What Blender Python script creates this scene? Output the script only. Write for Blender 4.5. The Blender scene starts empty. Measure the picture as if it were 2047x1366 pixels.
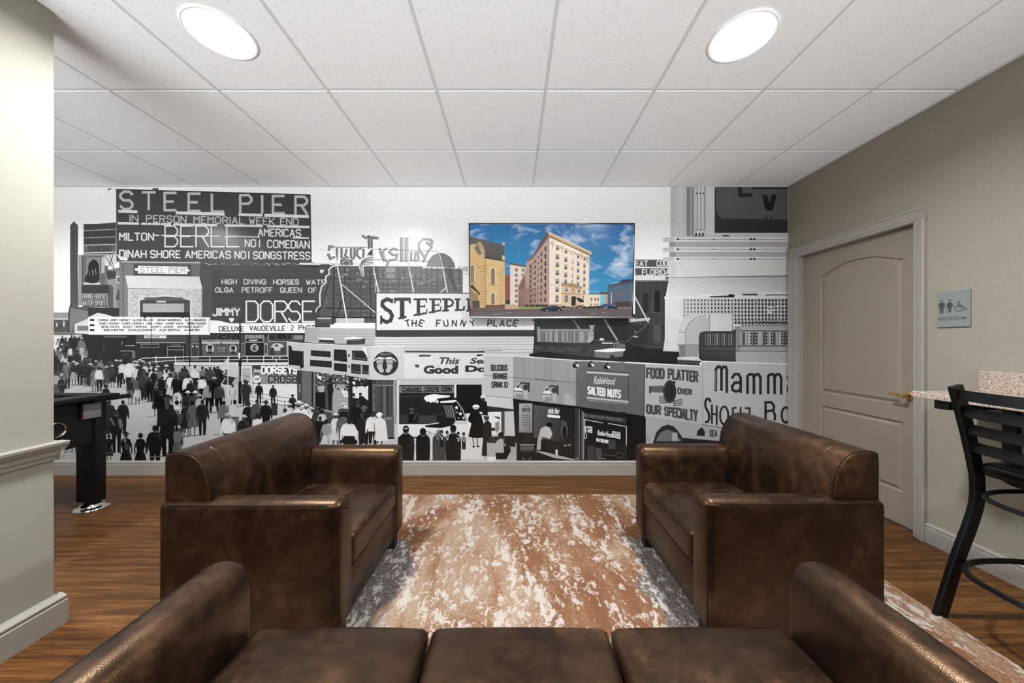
import bpy, bmesh, math, random
import numpy as np
from mathutils import Vector, Matrix
random.seed(7)
PI = math.pi
SC = bpy.context.scene
COL = SC.collection

# ------------------------------------------------------------------ camera
F_PX = 689.0                      # focal length in pixels of the 2047-wide frame
CAM_Z = 1.207
cam_d = bpy.data.cameras.new('camera')
cam_d.sensor_width = 36.0
cam_d.lens = 36.0 * F_PX / 2047.0
cam_d.clip_start = 0.02
cam = bpy.data.objects.new('camera', cam_d)
cam.location = (0, 0, CAM_Z)
cam.rotation_euler = (PI / 2, 0, 0)
COL.objects.link(cam)
SC.camera = cam

# ------------------------------------------------------------------ world, exposure
wd = bpy.data.worlds.new('world')
SC.world = wd
wd.use_nodes = True
wd.node_tree.nodes['Background'].inputs['Color'].default_value = (0.78, 0.9, 1.0, 1)
wd.node_tree.nodes['Background'].inputs['Strength'].default_value = 0.45
EXPO = 0.0
SC.view_settings.view_transform = 'Standard'
SC.view_settings.look = 'None'
SC.view_settings.gamma = 1.0
SC.view_settings.exposure = EXPO
SC.view_settings.use_curve_mapping = False
LAMP = 590.0                       # radiance of the ceiling light lenses
# the ceiling lights of the room: (x, y, group label key)
LIGHTS = [(-1.333, 1.575), (1.062, 1.592), (-3.78, 1.72),
          (-1.333, -0.85), (1.062, -0.85)]

FILL_WATTS = 108.0                   # watts of the added, unseen fill that brightens the ceiling
ROOM_H = 2.612
BACK_Y = 3.12
RIGHT_X = 2.50
LEFT_X = -5.60
FRONT_Y = -4.60
PART_X = -1.955                   # face of the partition on the left
PART_Y = 1.472                    # its end

# ------------------------------------------------------------------ helpers
def lin(c):
    c = c / 255.0
    return c / 12.92 if c <= 0.04045 else ((c + 0.055) / 1.055) ** 2.4

def rgb(r, g, b):
    return (lin(r), lin(g), lin(b), 1.0)

def tag(o, label=None, cat=None, group=None, kind=None):
    if label: o['label'] = label
    if cat: o['category'] = cat
    if group: o['group'] = group
    if kind: o['kind'] = kind
    return o

def empty(name, loc=(0, 0, 0), rz=0.0):
    o = bpy.data.objects.new(name, None)
    o.empty_display_size = 0.1
    o.location = loc
    o.rotation_euler = (0, 0, rz)
    COL.objects.link(o)
    return o

def link_mesh(name, bm, mats, parent=None, smooth=None):
    bmesh.ops.recalc_face_normals(bm, faces=bm.faces[:])
    me = bpy.data.meshes.new(name)
    bm.to_mesh(me)
    bm.free()
    if not isinstance(mats, (list, tuple)):
        mats = [mats]
    for m in mats:
        me.materials.append(m)
    if smooth is not None:
        for p in me.polygons:
            p.use_smooth = True
        try:
            me.set_sharp_from_angle(angle=math.radians(smooth))
        except Exception:
            pass
    o = bpy.data.objects.new(name, me)
    COL.objects.link(o)
    if parent is not None:
        o.parent = parent
    return o

def box(bm, x0, y0, z0, x1, y1, z1, bev=0.0, mi=0, seg=2):
    vs = [bm.verts.new(p) for p in ((x0, y0, z0), (x1, y0, z0), (x1, y1, z0), (x0, y1, z0),
                                    (x0, y0, z1), (x1, y0, z1), (x1, y1, z1), (x0, y1, z1))]
    fs = []
    for q in ((0, 3, 2, 1), (4, 5, 6, 7), (0, 1, 5, 4), (1, 2, 6, 5), (2, 3, 7, 6), (3, 0, 4, 7)):
        f = bm.faces.new([vs[i] for i in q])
        f.material_index = mi
        fs.append(f)
    if bev > 0:
        es = list({e for f in fs for e in f.edges})
        r = bmesh.ops.bevel(bm, geom=es, offset=bev, segments=seg, affect='EDGES', profile=0.5)
        for f in r['faces']:
            f.material_index = mi
    return fs

def prism(bm, prof, axis, a0, a1, r=0.0, nr=4, mi=0, r2=None):
    """closed 2-D profile swept along an axis, its ends rounded by radius r (start) and r2 (end)"""
    if r2 is None: r2 = r
    n = len(prof)
    area = sum(prof[i][0] * prof[(i + 1) % n][1] - prof[(i + 1) % n][0] * prof[i][1] for i in range(n))
    sg = 1.0 if area > 0 else -1.0
    nrm = []
    for i in range(n):
        p, c, q = Vector(prof[i - 1]), Vector(prof[i]), Vector(prof[(i + 1) % n])
        d1, d2 = (c - p).normalized(), (q - c).normalized()
        n1, n2 = Vector((-d1.y, d1.x)) * sg, Vector((-d2.y, d2.x)) * sg
        m = n1 + n2
        m = m / max(0.5, m.length_squared / 2) if m.length > 1e-6 else n1
        nrm.append(m)
    rings = []
    def st(rad, base, sgn):
        out = []
        if rad <= 0:
            return [(base, 0.0)]
        for k in range(nr + 1):
            t = k / nr * PI / 2
            out.append((base + sgn * rad * (1 - math.cos(t)), rad * (1 - math.sin(t))))
        return out
    ss = st(r, a0, 1) + list(reversed(st(r2, a1, -1)))
    for a, ins in ss:
        ring = []
        for i in range(n):
            u, v = prof[i][0] + nrm[i].x * ins, prof[i][1] + nrm[i].y * ins
            p = {'x': (a, u, v), 'y': (u, a, v), 'z': (u, v, a)}[axis]
            ring.append(bm.verts.new(p))
        rings.append(ring)
    for A, B in zip(rings[:-1], rings[1:]):
        for i in range(n):
            f = bm.faces.new((A[i], A[(i + 1) % n], B[(i + 1) % n], B[i]))
            f.material_index = mi
    for ring in (rings[0], rings[-1]):
        f = bm.faces.new(ring)
        f.material_index = mi

def rbox(bm, c, h, r, n=(4, 4, 4), deform=None, mi=0):
    """rounded box: centre c, half sizes h, edge radius r, n inner cuts per axis"""
    def lst(hh, k):
        inner = hh - r
        pos = [inner + r * math.tan(PI / 4 * i / 3) for i in range(1, 4)]
        mid = [-inner + 2 * inner * i / k for i in range(k + 1)]
        return [-p for p in reversed(pos)] + mid + pos
    L = [lst(h[a], n[a]) for a in range(3)]
    N = [len(l) - 1 for l in L]
    vd = {}
    def vert(i, j, k):
        key = (i, j, k)
        if key in vd: return vd[key]
        p = Vector((L[0][i], L[1][j], L[2][k]))
        q = Vector([max(-(h[a] - r), min(h[a] - r, p[a])) for a in range(3)])
        d = p - q
        if d.length > 1e-9:
            p = q + d.normalized() * r
        if deform: p = deform(p)
        vd[key] = bm.verts.new(p + Vector(c))
        return vd[key]
    def face(a, b, cc, d):
        try:
            f = bm.faces.new((a, b, cc, d)); f.material_index = mi
        except ValueError:
            pass
    for s in (0, N[2]):
        for i in range(N[0]):
            for j in range(N[1]):
                face(vert(i, j, s), vert(i + 1, j, s), vert(i + 1, j + 1, s), vert(i, j + 1, s))
    for s in (0, N[1]):
        for i in range(N[0]):
            for k in range(N[2]):
                face(vert(i, s, k), vert(i + 1, s, k), vert(i + 1, s, k + 1), vert(i, s, k + 1))
    for s in (0, N[0]):
        for j in range(N[1]):
            for k in range(N[2]):
                face(vert(s, j, k), vert(s, j + 1, k), vert(s, j + 1, k + 1), vert(s, j, k + 1))

def tube(bm, pts, r, n=8, closed=False, mi=0, flat=None):
    """round tube (or flat bar: flat=(half_a, half_b, side_vector)) along a polyline"""
    pts = [Vector(p) for p in pts]
    m = len(pts)
    rings = []
    up = None
    for i in range(m):
        if closed:
            d = (pts[(i + 1) % m] - pts[i - 1]).normalized()
        else:
            d = (pts[min(i + 1, m - 1)] - pts[max(i - 1, 0)]).normalized()
        if flat:
            s = Vector(flat[2]); s = (s - d * s.dot(d)).normalized()
            t = d.cross(s)
            a, b = flat[0], flat[1]
            ch = min(a, b) * 0.35
            offs = [(a, b - ch), (a - ch, b), (-a + ch, b), (-a, b - ch), (-a, -b + ch), (-a + ch, -b), (a - ch, -b), (a, -b + ch)]
            ring = [bm.verts.new(pts[i] + s * u + t * v) for u, v in offs]
        else:
            if up is None:
                up = Vector((0, 0, 1)) if abs(d.z) < 0.9 else Vector((1, 0, 0))
            s = (up - d * up.dot(d)).normalized()
            up = s
            t = d.cross(s)
            ring = [bm.verts.new(pts[i] + (s * math.cos(2 * PI * k / n) + t * math.sin(2 * PI * k / n)) * r) for k in range(n)]
        rings.append(ring)
    k = len(rings[0])
    prs = list(zip(rings[:-1], rings[1:])) + ([(rings[-1], rings[0])] if closed else [])
    for A, B in prs:
        for i in range(k):
            f = bm.faces.new((A[i], A[(i + 1) % k], B[(i + 1) % k], B[i])); f.material_index = mi
    if not closed:
        bm.faces.new(rings[0]).material_index = mi
        bm.faces.new(rings[-1]).material_index = mi

def lathe(bm, prof, c=(0, 0, 0), n=32, mi=0, axis='z', caps=True):
    rings = []
    for r, z in prof:
        ring = []
        for k in range(n):
            a = 2 * PI * k / n
            if axis == 'z': p = (r * math.cos(a), r * math.sin(a), z)
            elif axis == 'x': p = (z, r * math.cos(a), r * math.sin(a))
            else: p = (r * math.cos(a), z, r * math.sin(a))
            ring.append(bm.verts.new(Vector(p) + Vector(c)))
        rings.append(ring)
    for A, B in zip(rings[:-1], rings[1:]):
        for i in range(n):
            bm.faces.new((A[i], A[(i + 1) % n], B[(i + 1) % n], B[i])).material_index = mi
    if caps:
        bm.faces.new(rings[0]).material_index = mi
        bm.faces.new(rings[-1]).material_index = mi

def spline(pts, n=6):
    """Catmull-Rom through the points"""
    P = [Vector(p) for p in pts]
    out = []
    for i in range(len(P) - 1):
        p0, p1, p2, p3 = P[max(i - 1, 0)], P[i], P[i + 1], P[min(i + 2, len(P) - 1)]
        for k in range(n):
            t = k / n
            out.append(0.5 * ((2 * p1) + (p2 - p0) * t + (2 * p0 - 5 * p1 + 4 * p2 - p3) * t * t + (3 * p1 - p0 - 3 * p2 + p3) * t ** 3))
    out.append(P[-1])
    return out

# ------------------------------------------------------------------ materials
def mat(name, color=(0.5, 0.5, 0.5, 1), rough=0.5, metal=0.0, spec=0.5, coat=0.0):
    m = bpy.data.materials.new(name)
    m.use_nodes = True
    b = m.node_tree.nodes['Principled BSDF']
    b.inputs['Base Color'].default_value = color
    b.inputs['Roughness'].default_value = rough
    b.inputs['Metallic'].default_value = metal
    b.inputs['Specular IOR Level'].default_value = spec
    b.inputs['Coat Weight'].default_value = coat
    return m

class NT:
    def __init__(s, m):
        s.t = m.node_tree; s.b = s.t.nodes['Principled BSDF']
        s.co = s.n('ShaderNodeTexCoord').outputs['Object']
    def n(s, typ, **kw):
        nd = s.t.nodes.new(typ)
        for k, v in kw.items(): setattr(nd, k, v)
        return nd
    def l(s, a, b): s.t.links.new(a, b)
    def mapping(s, scale=(1, 1, 1), src=None, loc=(0, 0, 0)):
        m = s.n('ShaderNodeMapping')
        m.inputs['Scale'].default_value = scale
        m.inputs['Location'].default_value = loc
        s.l(src or s.co, m.inputs['Vector'])
        return m.outputs['Vector']
    def noise(s, scale, detail=4, rough=0.55, vec=None, dist=0.0):
        n = s.n('ShaderNodeTexNoise')
        n.inputs['Scale'].default_value = scale
        n.inputs['Detail'].default_value = detail
        n.inputs['Roughness'].default_value = rough
        n.inputs['Distortion'].default_value = dist
        s.l(vec or s.co, n.inputs['Vector'])
        return n.outputs['Fac']
    def ramp(s, fac, stops, interp='LINEAR'):
        r = s.n('ShaderNodeValToRGB')
        r.color_ramp.interpolation = interp
        e = r.color_ramp.elements
        while len(e) < len(stops): e.new(0.5)
        for el, (p, c) in zip(e, stops):
            el.position = p
            el.color = c if isinstance(c, tuple) else (c, c, c, 1)
        s.l(fac, r.inputs['Fac'])
        return r.outputs['Color']
    def mix(s, fac, a, b, blend='MIX'):
        m = s.n('ShaderNodeMix', data_type='RGBA', blend_type=blend)
        for sock, v in ((m.inputs[0], fac), (m.inputs[6], a), (m.inputs[7], b)):
            if hasattr(v, 'is_output'): s.l(v, sock)
            else: sock.default_value = v
        return m.outputs[2]
    def math(s, op, a, b=0.0):
        m = s.n('ShaderNodeMath', operation=op)
        for sock, v in ((m.inputs[0], a), (m.inputs[1], b)):
            if hasattr(v, 'is_output'): s.l(v, sock)
            else: sock.default_value = v
        return m.outputs[0]
    def bump(s, h, strength=0.2, dist=0.01):
        b = s.n('ShaderNodeBump')
        b.inputs['Strength'].default_value = strength
        b.inputs['Distance'].default_value = dist
        s.l(h, b.inputs['Height'])
        s.l(b.outputs['Normal'], s.b.inputs['Normal'])

def m_leather():
    m = mat('brown_leather', rough=0.36)
    t = NT(m)
    a = t.noise(4.2, 7, 0.66, dist=0.9)
    b = t.noise(17.0, 6, 0.66, dist=0.4)
    f = t.math('ADD', t.math('MULTIPLY', a, 0.66), t.math('MULTIPLY', b, 0.34))
    c = t.ramp(f, [(0.36, rgb(15, 10, 8)), (0.47, rgb(27, 18, 13)), (0.55, rgb(43, 29, 20)), (0.66, rgb(70, 49, 34))])
    t.l(c, t.b.inputs['Base Color'])
    t.l(t.ramp(b, [(0.3, 0.27), (0.7, 0.36)]), t.b.inputs['Roughness'])
    t.b.inputs['Specular IOR Level'].default_value = 0.5
    t.b.inputs['Specular Tint'].default_value = rgb(255, 196, 140)
    v = t.n('ShaderNodeTexVoronoi'); v.inputs['Scale'].default_value = 330.0
    t.l(t.co, v.inputs['Vector'])
    w = t.noise(9.0, 3, 0.5)
    h = t.math('ADD', t.math('MULTIPLY', v.outputs['Distance'], 0.25), t.math('MULTIPLY', w, 1.0))
    t.bump(h, 0.14, 0.006)
    return m

def m_floor():
    m = mat('wood_planks', rough=0.45, spec=0.3)
    t = NT(m)
    br = t.n('ShaderNodeTexBrick')
    br.offset = 0.37; br.squash = 1.0
    br.inputs['Scale'].default_value = 1.0
    br.inputs['Mortar Size'].default_value = 0.0012
    br.inputs['Brick Width'].default_value = 1.22
    br.inputs['Row Height'].default_value = 0.152
    br.inputs['Color1'].default_value = (0.25, 0.25, 0.25, 1)
    br.inputs['Color2'].default_value = (0.75, 0.75, 0.75, 1)
    br.inputs['Mortar'].default_value = (0.0, 0.0, 0.0, 1)
    t.l(t.co, br.inputs['Vector'])
    g1 = t.noise(1.0, 6, 0.65, t.mapping((2.0, 34.0, 1.0)), 0.6)
    g2 = t.noise(1.0, 4, 0.6, t.mapping((7.0, 120.0, 1.0)))
    g = t.math('ADD', t.math('MULTIPLY', g1, 0.65), t.math('MULTIPLY', g2, 0.35))
    wood = t.ramp(g, [(0.30, rgb(44, 23, 7)), (0.44, rgb(76, 45, 17)), (0.55, rgb(102, 65, 28)), (0.68, rgb(130, 88, 44))])
    tone = t.ramp(br.outputs['Color'], [(0.0, 0.30), (0.25, 0.80), (0.75, 1.08)])
    c = t.mix(1.0, wood, tone, 'MULTIPLY')
    t.l(c, t.b.inputs['Base Color'])
    t.bump(g, 0.12, 0.003)
    return m

def m_rug():
    m = mat('distressed_rug', rough=0.95, spec=0.1)
    t = NT(m)
    st = t.mapping((1.0, 0.42, 1.0))
    big = t.noise(3.2, 5, 0.6, st, 0.6)
    mid = t.noise(8.0, 8, 0.72, st, 0.3)
    flk = t.noise(34.0, 5, 0.72, t.mapping((1.0, 0.6, 1.0)), 0.6)
    dots = t.noise(90.0, 3, 0.7)
    base = t.ramp(t.math('ADD', t.math('MULTIPLY', big, 0.7), t.math('MULTIPLY', dots, 0.3)), [(0.42, rgb(106, 72, 49)), (0.49, rgb(118, 84, 60)), (0.55, rgb(138, 112, 91)), (0.64, rgb(150, 130, 113))])
    w = t.math('ADD', t.math('MULTIPLY', mid, 0.52), t.math('MULTIPLY', flk, 0.48))
    wm = t.ramp(w, [(0.515, 0.0), (0.545, 0.95)])
    # long worn streaks
    stk = t.noise(1.0, 4, 0.6, t.mapping((5.5, 0.9, 1.0), loc=(3.1, 0.7, 0)), 0.5)
    sm = t.ramp(t.math('ADD', stk, t.math('MULTIPLY', t.math('SUBTRACT', flk, 0.5), 0.35)), [(0.635, 0.0), (0.655, 0.9)])
    wm = t.mix(1.0, wm, sm, 'LIGHTEN')
    # two long bands of charcoal colour that run beside the chairs
    sx = t.n('ShaderNodeSeparateXYZ'); t.l(t.co, sx.inputs[0])
    wob = t.math('MULTIPLY', t.math('SUBTRACT', t.noise(3.0, 4), 0.5), 0.42)
    xx = t.math('ADD', sx.outputs['X'], wob)
    dl = t.math('ABSOLUTE', t.math('SUBTRACT', xx, -0.66 - 0.2575))
    dr = t.math('ABSOLUTE', t.math('SUBTRACT', xx, 0.77 - 0.2575))
    dd = t.math('MINIMUM', dl, dr)
    gm = t.ramp(dd, [(0.10, 1.0), (0.13, 0.0)])
    yy = t.ramp(t.math('ADD', sx.outputs['Y'], wob), [(0.66, 1.0), (0.70, 0.0)])
    gm = t.mix(1.0, gm, yy, 'MULTIPLY')
    base = t.mix(gm, base, t.ramp(dots, [(0.4, rgb(76, 68, 65)), (0.62, rgb(114, 106, 101))]))
    wm = t.math('MULTIPLY', wm, t.math('SUBTRACT', 1.0, t.math('MULTIPLY', t.ramp(dots, [(0.55, 0.0), (0.68, 0.7)]), 1.0)))
    c = t.mix(wm, base, rgb(172, 163, 154))
    t.l(c, t.b.inputs['Base Color'])
    t.bump(t.noise(240.0, 2), 0.3, 0.003)
    return m

def m_wallpaper(name, c1, c2):
    m = mat(name, rough=0.85, spec=0.25)
    t = NT(m)
    a = t.noise(1.0, 3, 0.7, t.mapping((30.0, 30.0, 240.0)))
    b = t.noise(1.0, 3, 0.7, t.mapping((240.0, 240.0, 30.0)))
    f = t.math('MULTIPLY', t.math('ADD', a, b), 0.5)
    t.l(t.ramp(f, [(0.38, c1), (0.62, c2)]), t.b.inputs['Base Color'])
    t.bump(f, 0.12, 0.002)
    return m

def m_tile():
    m = mat('ceiling_tile', rough=0.9, spec=0.15)
    t = NT(m)
    a = t.noise(170.0, 2, 0.5)
    b = t.noise(60.0, 4, 0.6, dist=0.7)
    f = t.math('ADD', t.math('MULTIPLY', a, 0.6), t.math('MULTIPLY', b, 0.4))
    c = t.ramp(f, [(0.345, rgb(186, 187, 188)), (0.40, rgb(240, 241, 242)), (0.6, rgb(246, 247, 248))])
    t.l(c, t.b.inputs['Base Color'])
    t.bump(f, 0.25, 0.003)
    return m

def m_granite():
    m = mat('granite', rough=0.22)
    t = NT(m)
    v = t.n('ShaderNodeTexVoronoi'); v.inputs['Scale'].default_value = 260.0
    t.l(t.co, v.inputs['Vector'])
    sp = t.n('ShaderNodeSeparateColor'); t.l(v.outputs['Color'], sp.inputs[0])
    c = t.ramp(sp.outputs[0], [(0.0, rgb(110, 96, 88)), (0.10, rgb(164, 143, 127)), (0.45, rgb(182, 162, 146)), (0.7, rgb(196, 183, 171)), (0.94, rgb(140, 140, 142))], 'CONSTANT')
    t.l(c, t.b.inputs['Base Color'])
    return m

def m_canvas(name, rough=0.38):
    m = mat(name, rough=rough, spec=0.5)
    t = NT(m)
    at = t.n('ShaderNodeAttribute', attribute_name='ink')
    g = t.ramp(t.noise(95.0, 4, 0.65), [(0.3, 0.90), (0.7, 1.08)])
    # print mottling only touches the tones between black and white
    t.l(t.mix(1.0, at.outputs['Color'], g, 'MULTIPLY'), t.b.inputs['Base Color'])
    return m

def m_screen(strength):
    m = mat('lit_screen', (0.01, 0.01, 0.01, 1), rough=0.18, spec=0.4)
    t = NT(m)
    at = t.n('ShaderNodeAttribute', attribute_name='ink')
    cl = t.noise(1.0, 6, 0.62, t.mapping((5.5, 5.5, 9.5)), 0.5)
    big = t.noise(2.6, 2, 0.5)
    cf = t.math('ADD', t.math('MULTIPLY', cl, 0.72), t.math('MULTIPLY', big, 0.34))
    cm = t.ramp(cf, [(0.545, 0.0), (0.75, 0.8)])
    cm = t.mix(1.0, cm, t.math('SUBTRACT', 1.0, at.outputs['Alpha']), 'MULTIPLY')
    c = t.mix(cm, at.outputs['Color'], rgb(226, 232, 240))
    t.l(c, t.b.inputs['Emission Color'])
    t.b.inputs['Emission Strength'].default_value = strength
    return m

def m_emit(name, color, strength):
    m = mat(name, color, 0.4)
    b = m.node_tree.nodes['Principled BSDF']
    b.inputs['Emission Color'].default_value = color
    b.inputs['Emission Strength'].default_value = strength
    return m

M = {
    'leather': m_leather(),
    'seam': mat('seam_thread', rgb(22, 15, 12), 0.7, spec=0.15),
    'floor': m_floor(), 'rug': m_rug(),
    'paper': m_wallpaper('grey_wallpaper', rgb(144, 137, 124), rgb(154, 147, 134)),
    'paper_light': m_wallpaper('pale_wallpaper', rgb(147, 142, 130), rgb(151, 146, 134)),
    'plain': mat('painted_wall', rgb(205, 203, 197), 0.8),
    'tile': m_tile(), 'grid': mat('grid_metal', rgb(212, 212, 212), 0.5),
    'trim': mat('trim_paint', rgb(150, 144, 135), 0.45),
    'door': mat('door_paint', rgb(136, 125, 113), 0.42),
    'granite': m_granite(),
    'black': mat('black_metal', rgb(13, 13, 14), 0.36, spec=0.35),
    'vinyl': mat('black_vinyl', rgb(16, 15, 15), 0.3),
    'wood_black': mat('black_laminate', rgb(10, 10, 11), 0.45, spec=0.3),
    'foot': mat('black_foot', rgb(16, 14, 13), 0.5),
    'chrome': mat('chrome', rgb(205, 203, 200), 0.12, 1.0),
    'silver': mat('silver_plastic', rgb(128, 128, 130), 0.4, 0.3),
    'red': mat('red_plastic', rgb(58, 22, 20), 0.4),
    'gold': mat('polished_brass', rgb(228, 192, 122), 0.2, 1.0),
    'bezel': mat('dark_chrome', rgb(70, 70, 72), 0.22, 1.0),
    'bezel_low': mat('brushed_metal', rgb(190, 190, 192), 0.3, 1.0),
    'plastic': mat('black_plastic', rgb(18, 18, 19), 0.4),
    'sign': mat('sign_grey', rgb(128, 134, 131), 0.35),
    'sign_ink': mat('sign_dark', rgb(98, 104, 98), 0.5),
    'reflector': mat('white_reflector', rgb(245, 245, 245), 0.35),
    'lens': m_emit('lit_lens', (0.93, 0.97, 1.0, 1), LAMP),
    'mural': m_canvas('mural_print', 0.27),
    'screen': m_screen(1.0),
    'gap': mat('shadow_gap', rgb(60, 60, 60), 0.8),
    'wood_edge': mat('table_field', rgb(40, 42, 44), 0.5),
}
# ------------------------------------------------------------------ room shell
def structure(name, bm, m, parent=None, smooth=None, label=None):
    o = link_mesh(name, bm, m, parent, smooth)
    if parent is None:
        o['kind'] = 'structure'
    return o

bm = bmesh.new(); box(bm, LEFT_X - 0.1, FRONT_Y - 0.1, -0.06, RIGHT_X + 0.1, BACK_Y + 0.1, 0.0)
structure('floor', bm, M['floor'])
bm = bmesh.new(); box(bm, LEFT_X - 0.1, BACK_Y, 0, RIGHT_X + 0.12, BACK_Y + 0.1, 2.75)
structure('wall_back', bm, M['plain'])
bm = bmesh.new(); box(bm, LEFT_X - 0.1, FRONT_Y, 0, LEFT_X, BACK_Y, 2.75)
structure('wall_left', bm, M['plain'])
PART_Y0, PART_X0 = 1.14, -2.12
# right wall with a door opening
DY0, DY1, DZ = 2.14, 3.0, 1.945
bm = bmesh.new()
box(bm, RIGHT_X, FRONT_Y, 0, RIGHT_X + 0.12, DY0, 2.75)
box(bm, RIGHT_X, DY1, 0, RIGHT_X + 0.12, BACK_Y, 2.75)
box(bm, RIGHT_X, DY0, DZ, RIGHT_X + 0.12, DY1, 2.75)
structure('wall_right', bm, M['paper'])
bm = bmesh.new(); box(bm, PART_X0, PART_Y0, 0, PART_X, PART_Y, 2.75, 0.003)
structure('wall_partition', bm, M['paper_light'])

# ceiling: dropped tiles that hang a little below their grid
bm = bmesh.new()
box(bm, LEFT_X - 0.1, FRONT_Y - 0.1, ROOM_H + 0.10, RIGHT_X + 0.12, BACK_Y + 0.1, ROOM_H + 0.14, mi=1)
P = 0.61
gx = [0.188 + P * k for k in range(-10, 5)]
gy = [1.925 + P * k for k in range(-11, 4)]
for i in range(len(gx) - 1):
    for j in range(len(gy) - 1):
        x0, x1 = max(gx[i] + 0.0085, LEFT_X), min(gx[i + 1] - 0.0085, RIGHT_X)
        y0, y1 = max(gy[j] + 0.0085, FRONT_Y), min(gy[j + 1] - 0.0085, BACK_Y)
        if x1 - x0 < 0.02 or y1 - y0 < 0.02: continue
        dz = random.uniform(-0.0007, 0.0007)
        hole = [(a, b_) for a, b_ in LIGHTS if x0 + 0.14 < a < x1 - 0.14 and y0 + 0.14 < b_ < y1 - 0.14]
        if hole:                        # tile cut out round its recessed light
            a, b_ = hole[0]
            N_ = 48
            for (z_, flip) in ((ROOM_H, 0), (ROOM_H + 0.012, 1)):
                inn, out = [], []
                for k in range(N_):
                    t = 2 * PI * k / N_ + PI / 4
                    c_, s_ = math.cos(t), math.sin(t)
                    inn.append(bm.verts.new((a + 0.132 * c_, b_ + 0.132 * s_, z_)))
                    m_ = max(abs(c_), abs(s_))
                    u_, v_ = c_ / m_, s_ / m_
                    out.append(bm.verts.new((a + u_ * ((x1 - a) if u_ > 0 else (a - x0)), b_ + v_ * ((y1 - b_) if v_ > 0 else (b_ - y0)), z_)))
                for k in range(N_):
                    bm.faces.new((inn[k], inn[(k + 1) % N_], out[(k + 1) % N_], out[k]))
                if flip:
                    for k in range(N_):
                        bm.faces.new((out[k], out[(k + 1) % N_], lo_[(k + 1) % N_], lo_[k]))
                lo_ = out
            continue
        box(bm, x0, y0, ROOM_H + dz, x1, y1, ROOM_H + 0.012, 0.0015, 0, 1)
for x in gx:                            # grid bars, a little above the tile faces
    if LEFT_X < x < RIGHT_X: box(bm, x - 0.012, FRONT_Y, ROOM_H + 0.0025, x + 0.012, BACK_Y, ROOM_H + 0.008, mi=1)
for y in gy:
    if FRONT_Y < y < BACK_Y: box(bm, LEFT_X, y - 0.012, ROOM_H + 0.003, RIGHT_X, y + 0.012, ROOM_H + 0.0085, mi=1)
structure('ceiling', bm, [M['tile'], M['grid']])

def base_profile(h=0.13, t=0.016):
    return [(0, 0), (t, 0), (t, h * 0.78), (t * 0.72, h * 0.80), (t * 0.72, h * 0.83), (t * 0.86, h * 0.86), (t * 0.86, h * 0.91), (t * 0.45, h * 0.985), (t * 0.3, h), (0, h)]

# baseboard, back wall
bm = bmesh.new(); prism(bm, [(BACK_Y - u, v) for u, v in base_profile(0.129)], 'x', LEFT_X, RIGHT_X)
structure('baseboard_back', bm, M['trim'])
bm = bmesh.new(); prism(bm, [(RIGHT_X - u, v) for u, v in base_profile(0.118)], 'y', FRONT_Y, 2.075)
structure('baseboard_right', bm, M['trim'])
bm = bmesh.new()
pr = base_profile(0.125, 0.04)
prism(bm, [(PART_X + u, v) for u, v in pr], 'y', PART_Y0, PART_Y + 0.016)
prism(bm, [(PART_Y + u * 0.4, v) for u, v in pr], 'x', PART_X0, PART_X + 0.012)
structure('baseboard_partition', bm, M['trim'])
# chair rail on the partition
rail = [(0, 0.702), (0.010, 0.702), (0.012, 0.712), (0.010, 0.716), (0.020, 0.724), (0.022, 0.740), (0.034, 0.752), (0.046, 0.768), (0.048, 0.778), (0.0, 0.780)]
bm = bmesh.new()
prism(bm, [(PART_X + u * 0.8, v) for u, v in rail], 'y', PART_Y0, PART_Y + 0.024)
prism(bm, [(PART_Y + u * 0.5, v) for u, v in rail], 'x', PART_X0, PART_X + 0.028)
structure('trim_1', bm, M['trim'])
# white rail over the ceiling edge
bm = bmesh.new()
box(bm, RIGHT_X - 0.018, FRONT_Y, ROOM_H - 0.004, RIGHT_X, BACK_Y, ROOM_H + 0.004)
structure('trim_2', bm, M['grid'])
bm = bmesh.new()
box(bm, LEFT_X, BACK_Y - 0.014, ROOM_H - 0.004, RIGHT_X - 0.018, BACK_Y - 0.0005, ROOM_H + 0.004)
structure('trim_3', bm, M['grid'])

# ------------------------------------------------------------------ door in the right wall
door = empty('door_1', (RIGHT_X, (DY0 + DY1) / 2, 0))
tag(door, 'taupe two-panel interior door with arched upper panel in the right wall', 'door', kind='structure')
def to_door(o):
    o.parent = door
    o.matrix_parent_inverse = Matrix.Translation(-Vector(door.location))
    return o
FX = RIGHT_X + 0.036                    # room face of the slab
def panel_outline(y0, y1, z0, z1, arch):
    pts = [(y0, z0), (y1, z0), (y1, z1)]
    if arch:
        n = 18
        for k in range(1, n):
            t = k / n
            s = math.sin(PI * t)
            pts.append((y1 + (y0 - y1) * t, z1 + arch * (s * s * (3 - 2 * s) * 0.55 + s * 0.45)))
    pts.append((y0, z1))
    return pts
def inset(pts, d):
    cx = sum(p[0] for p in pts) / len(pts); n = len(pts)
    ar = sum(pts[i][0] * pts[(i + 1) % n][1] - pts[(i + 1) % n][0] * pts[i][1] for i in range(n))
    sg = 1 if ar > 0 else -1
    out = []
    for i in range(n):
        p, c, q = Vector(pts[i - 1]), Vector(pts[i]), Vector(pts[(i + 1) % n])
        d1, d2 = (c - p).normalized(), (q - c).normalized()
        m = Vector((-d1.y, d1.x)) + Vector((-d2.y, d2.x))
        m = m / max(0.5, m.length_squared / 2)
        out.append((c.x + m.x * d * sg, c.y + m.y * d * sg))
    return out
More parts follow.
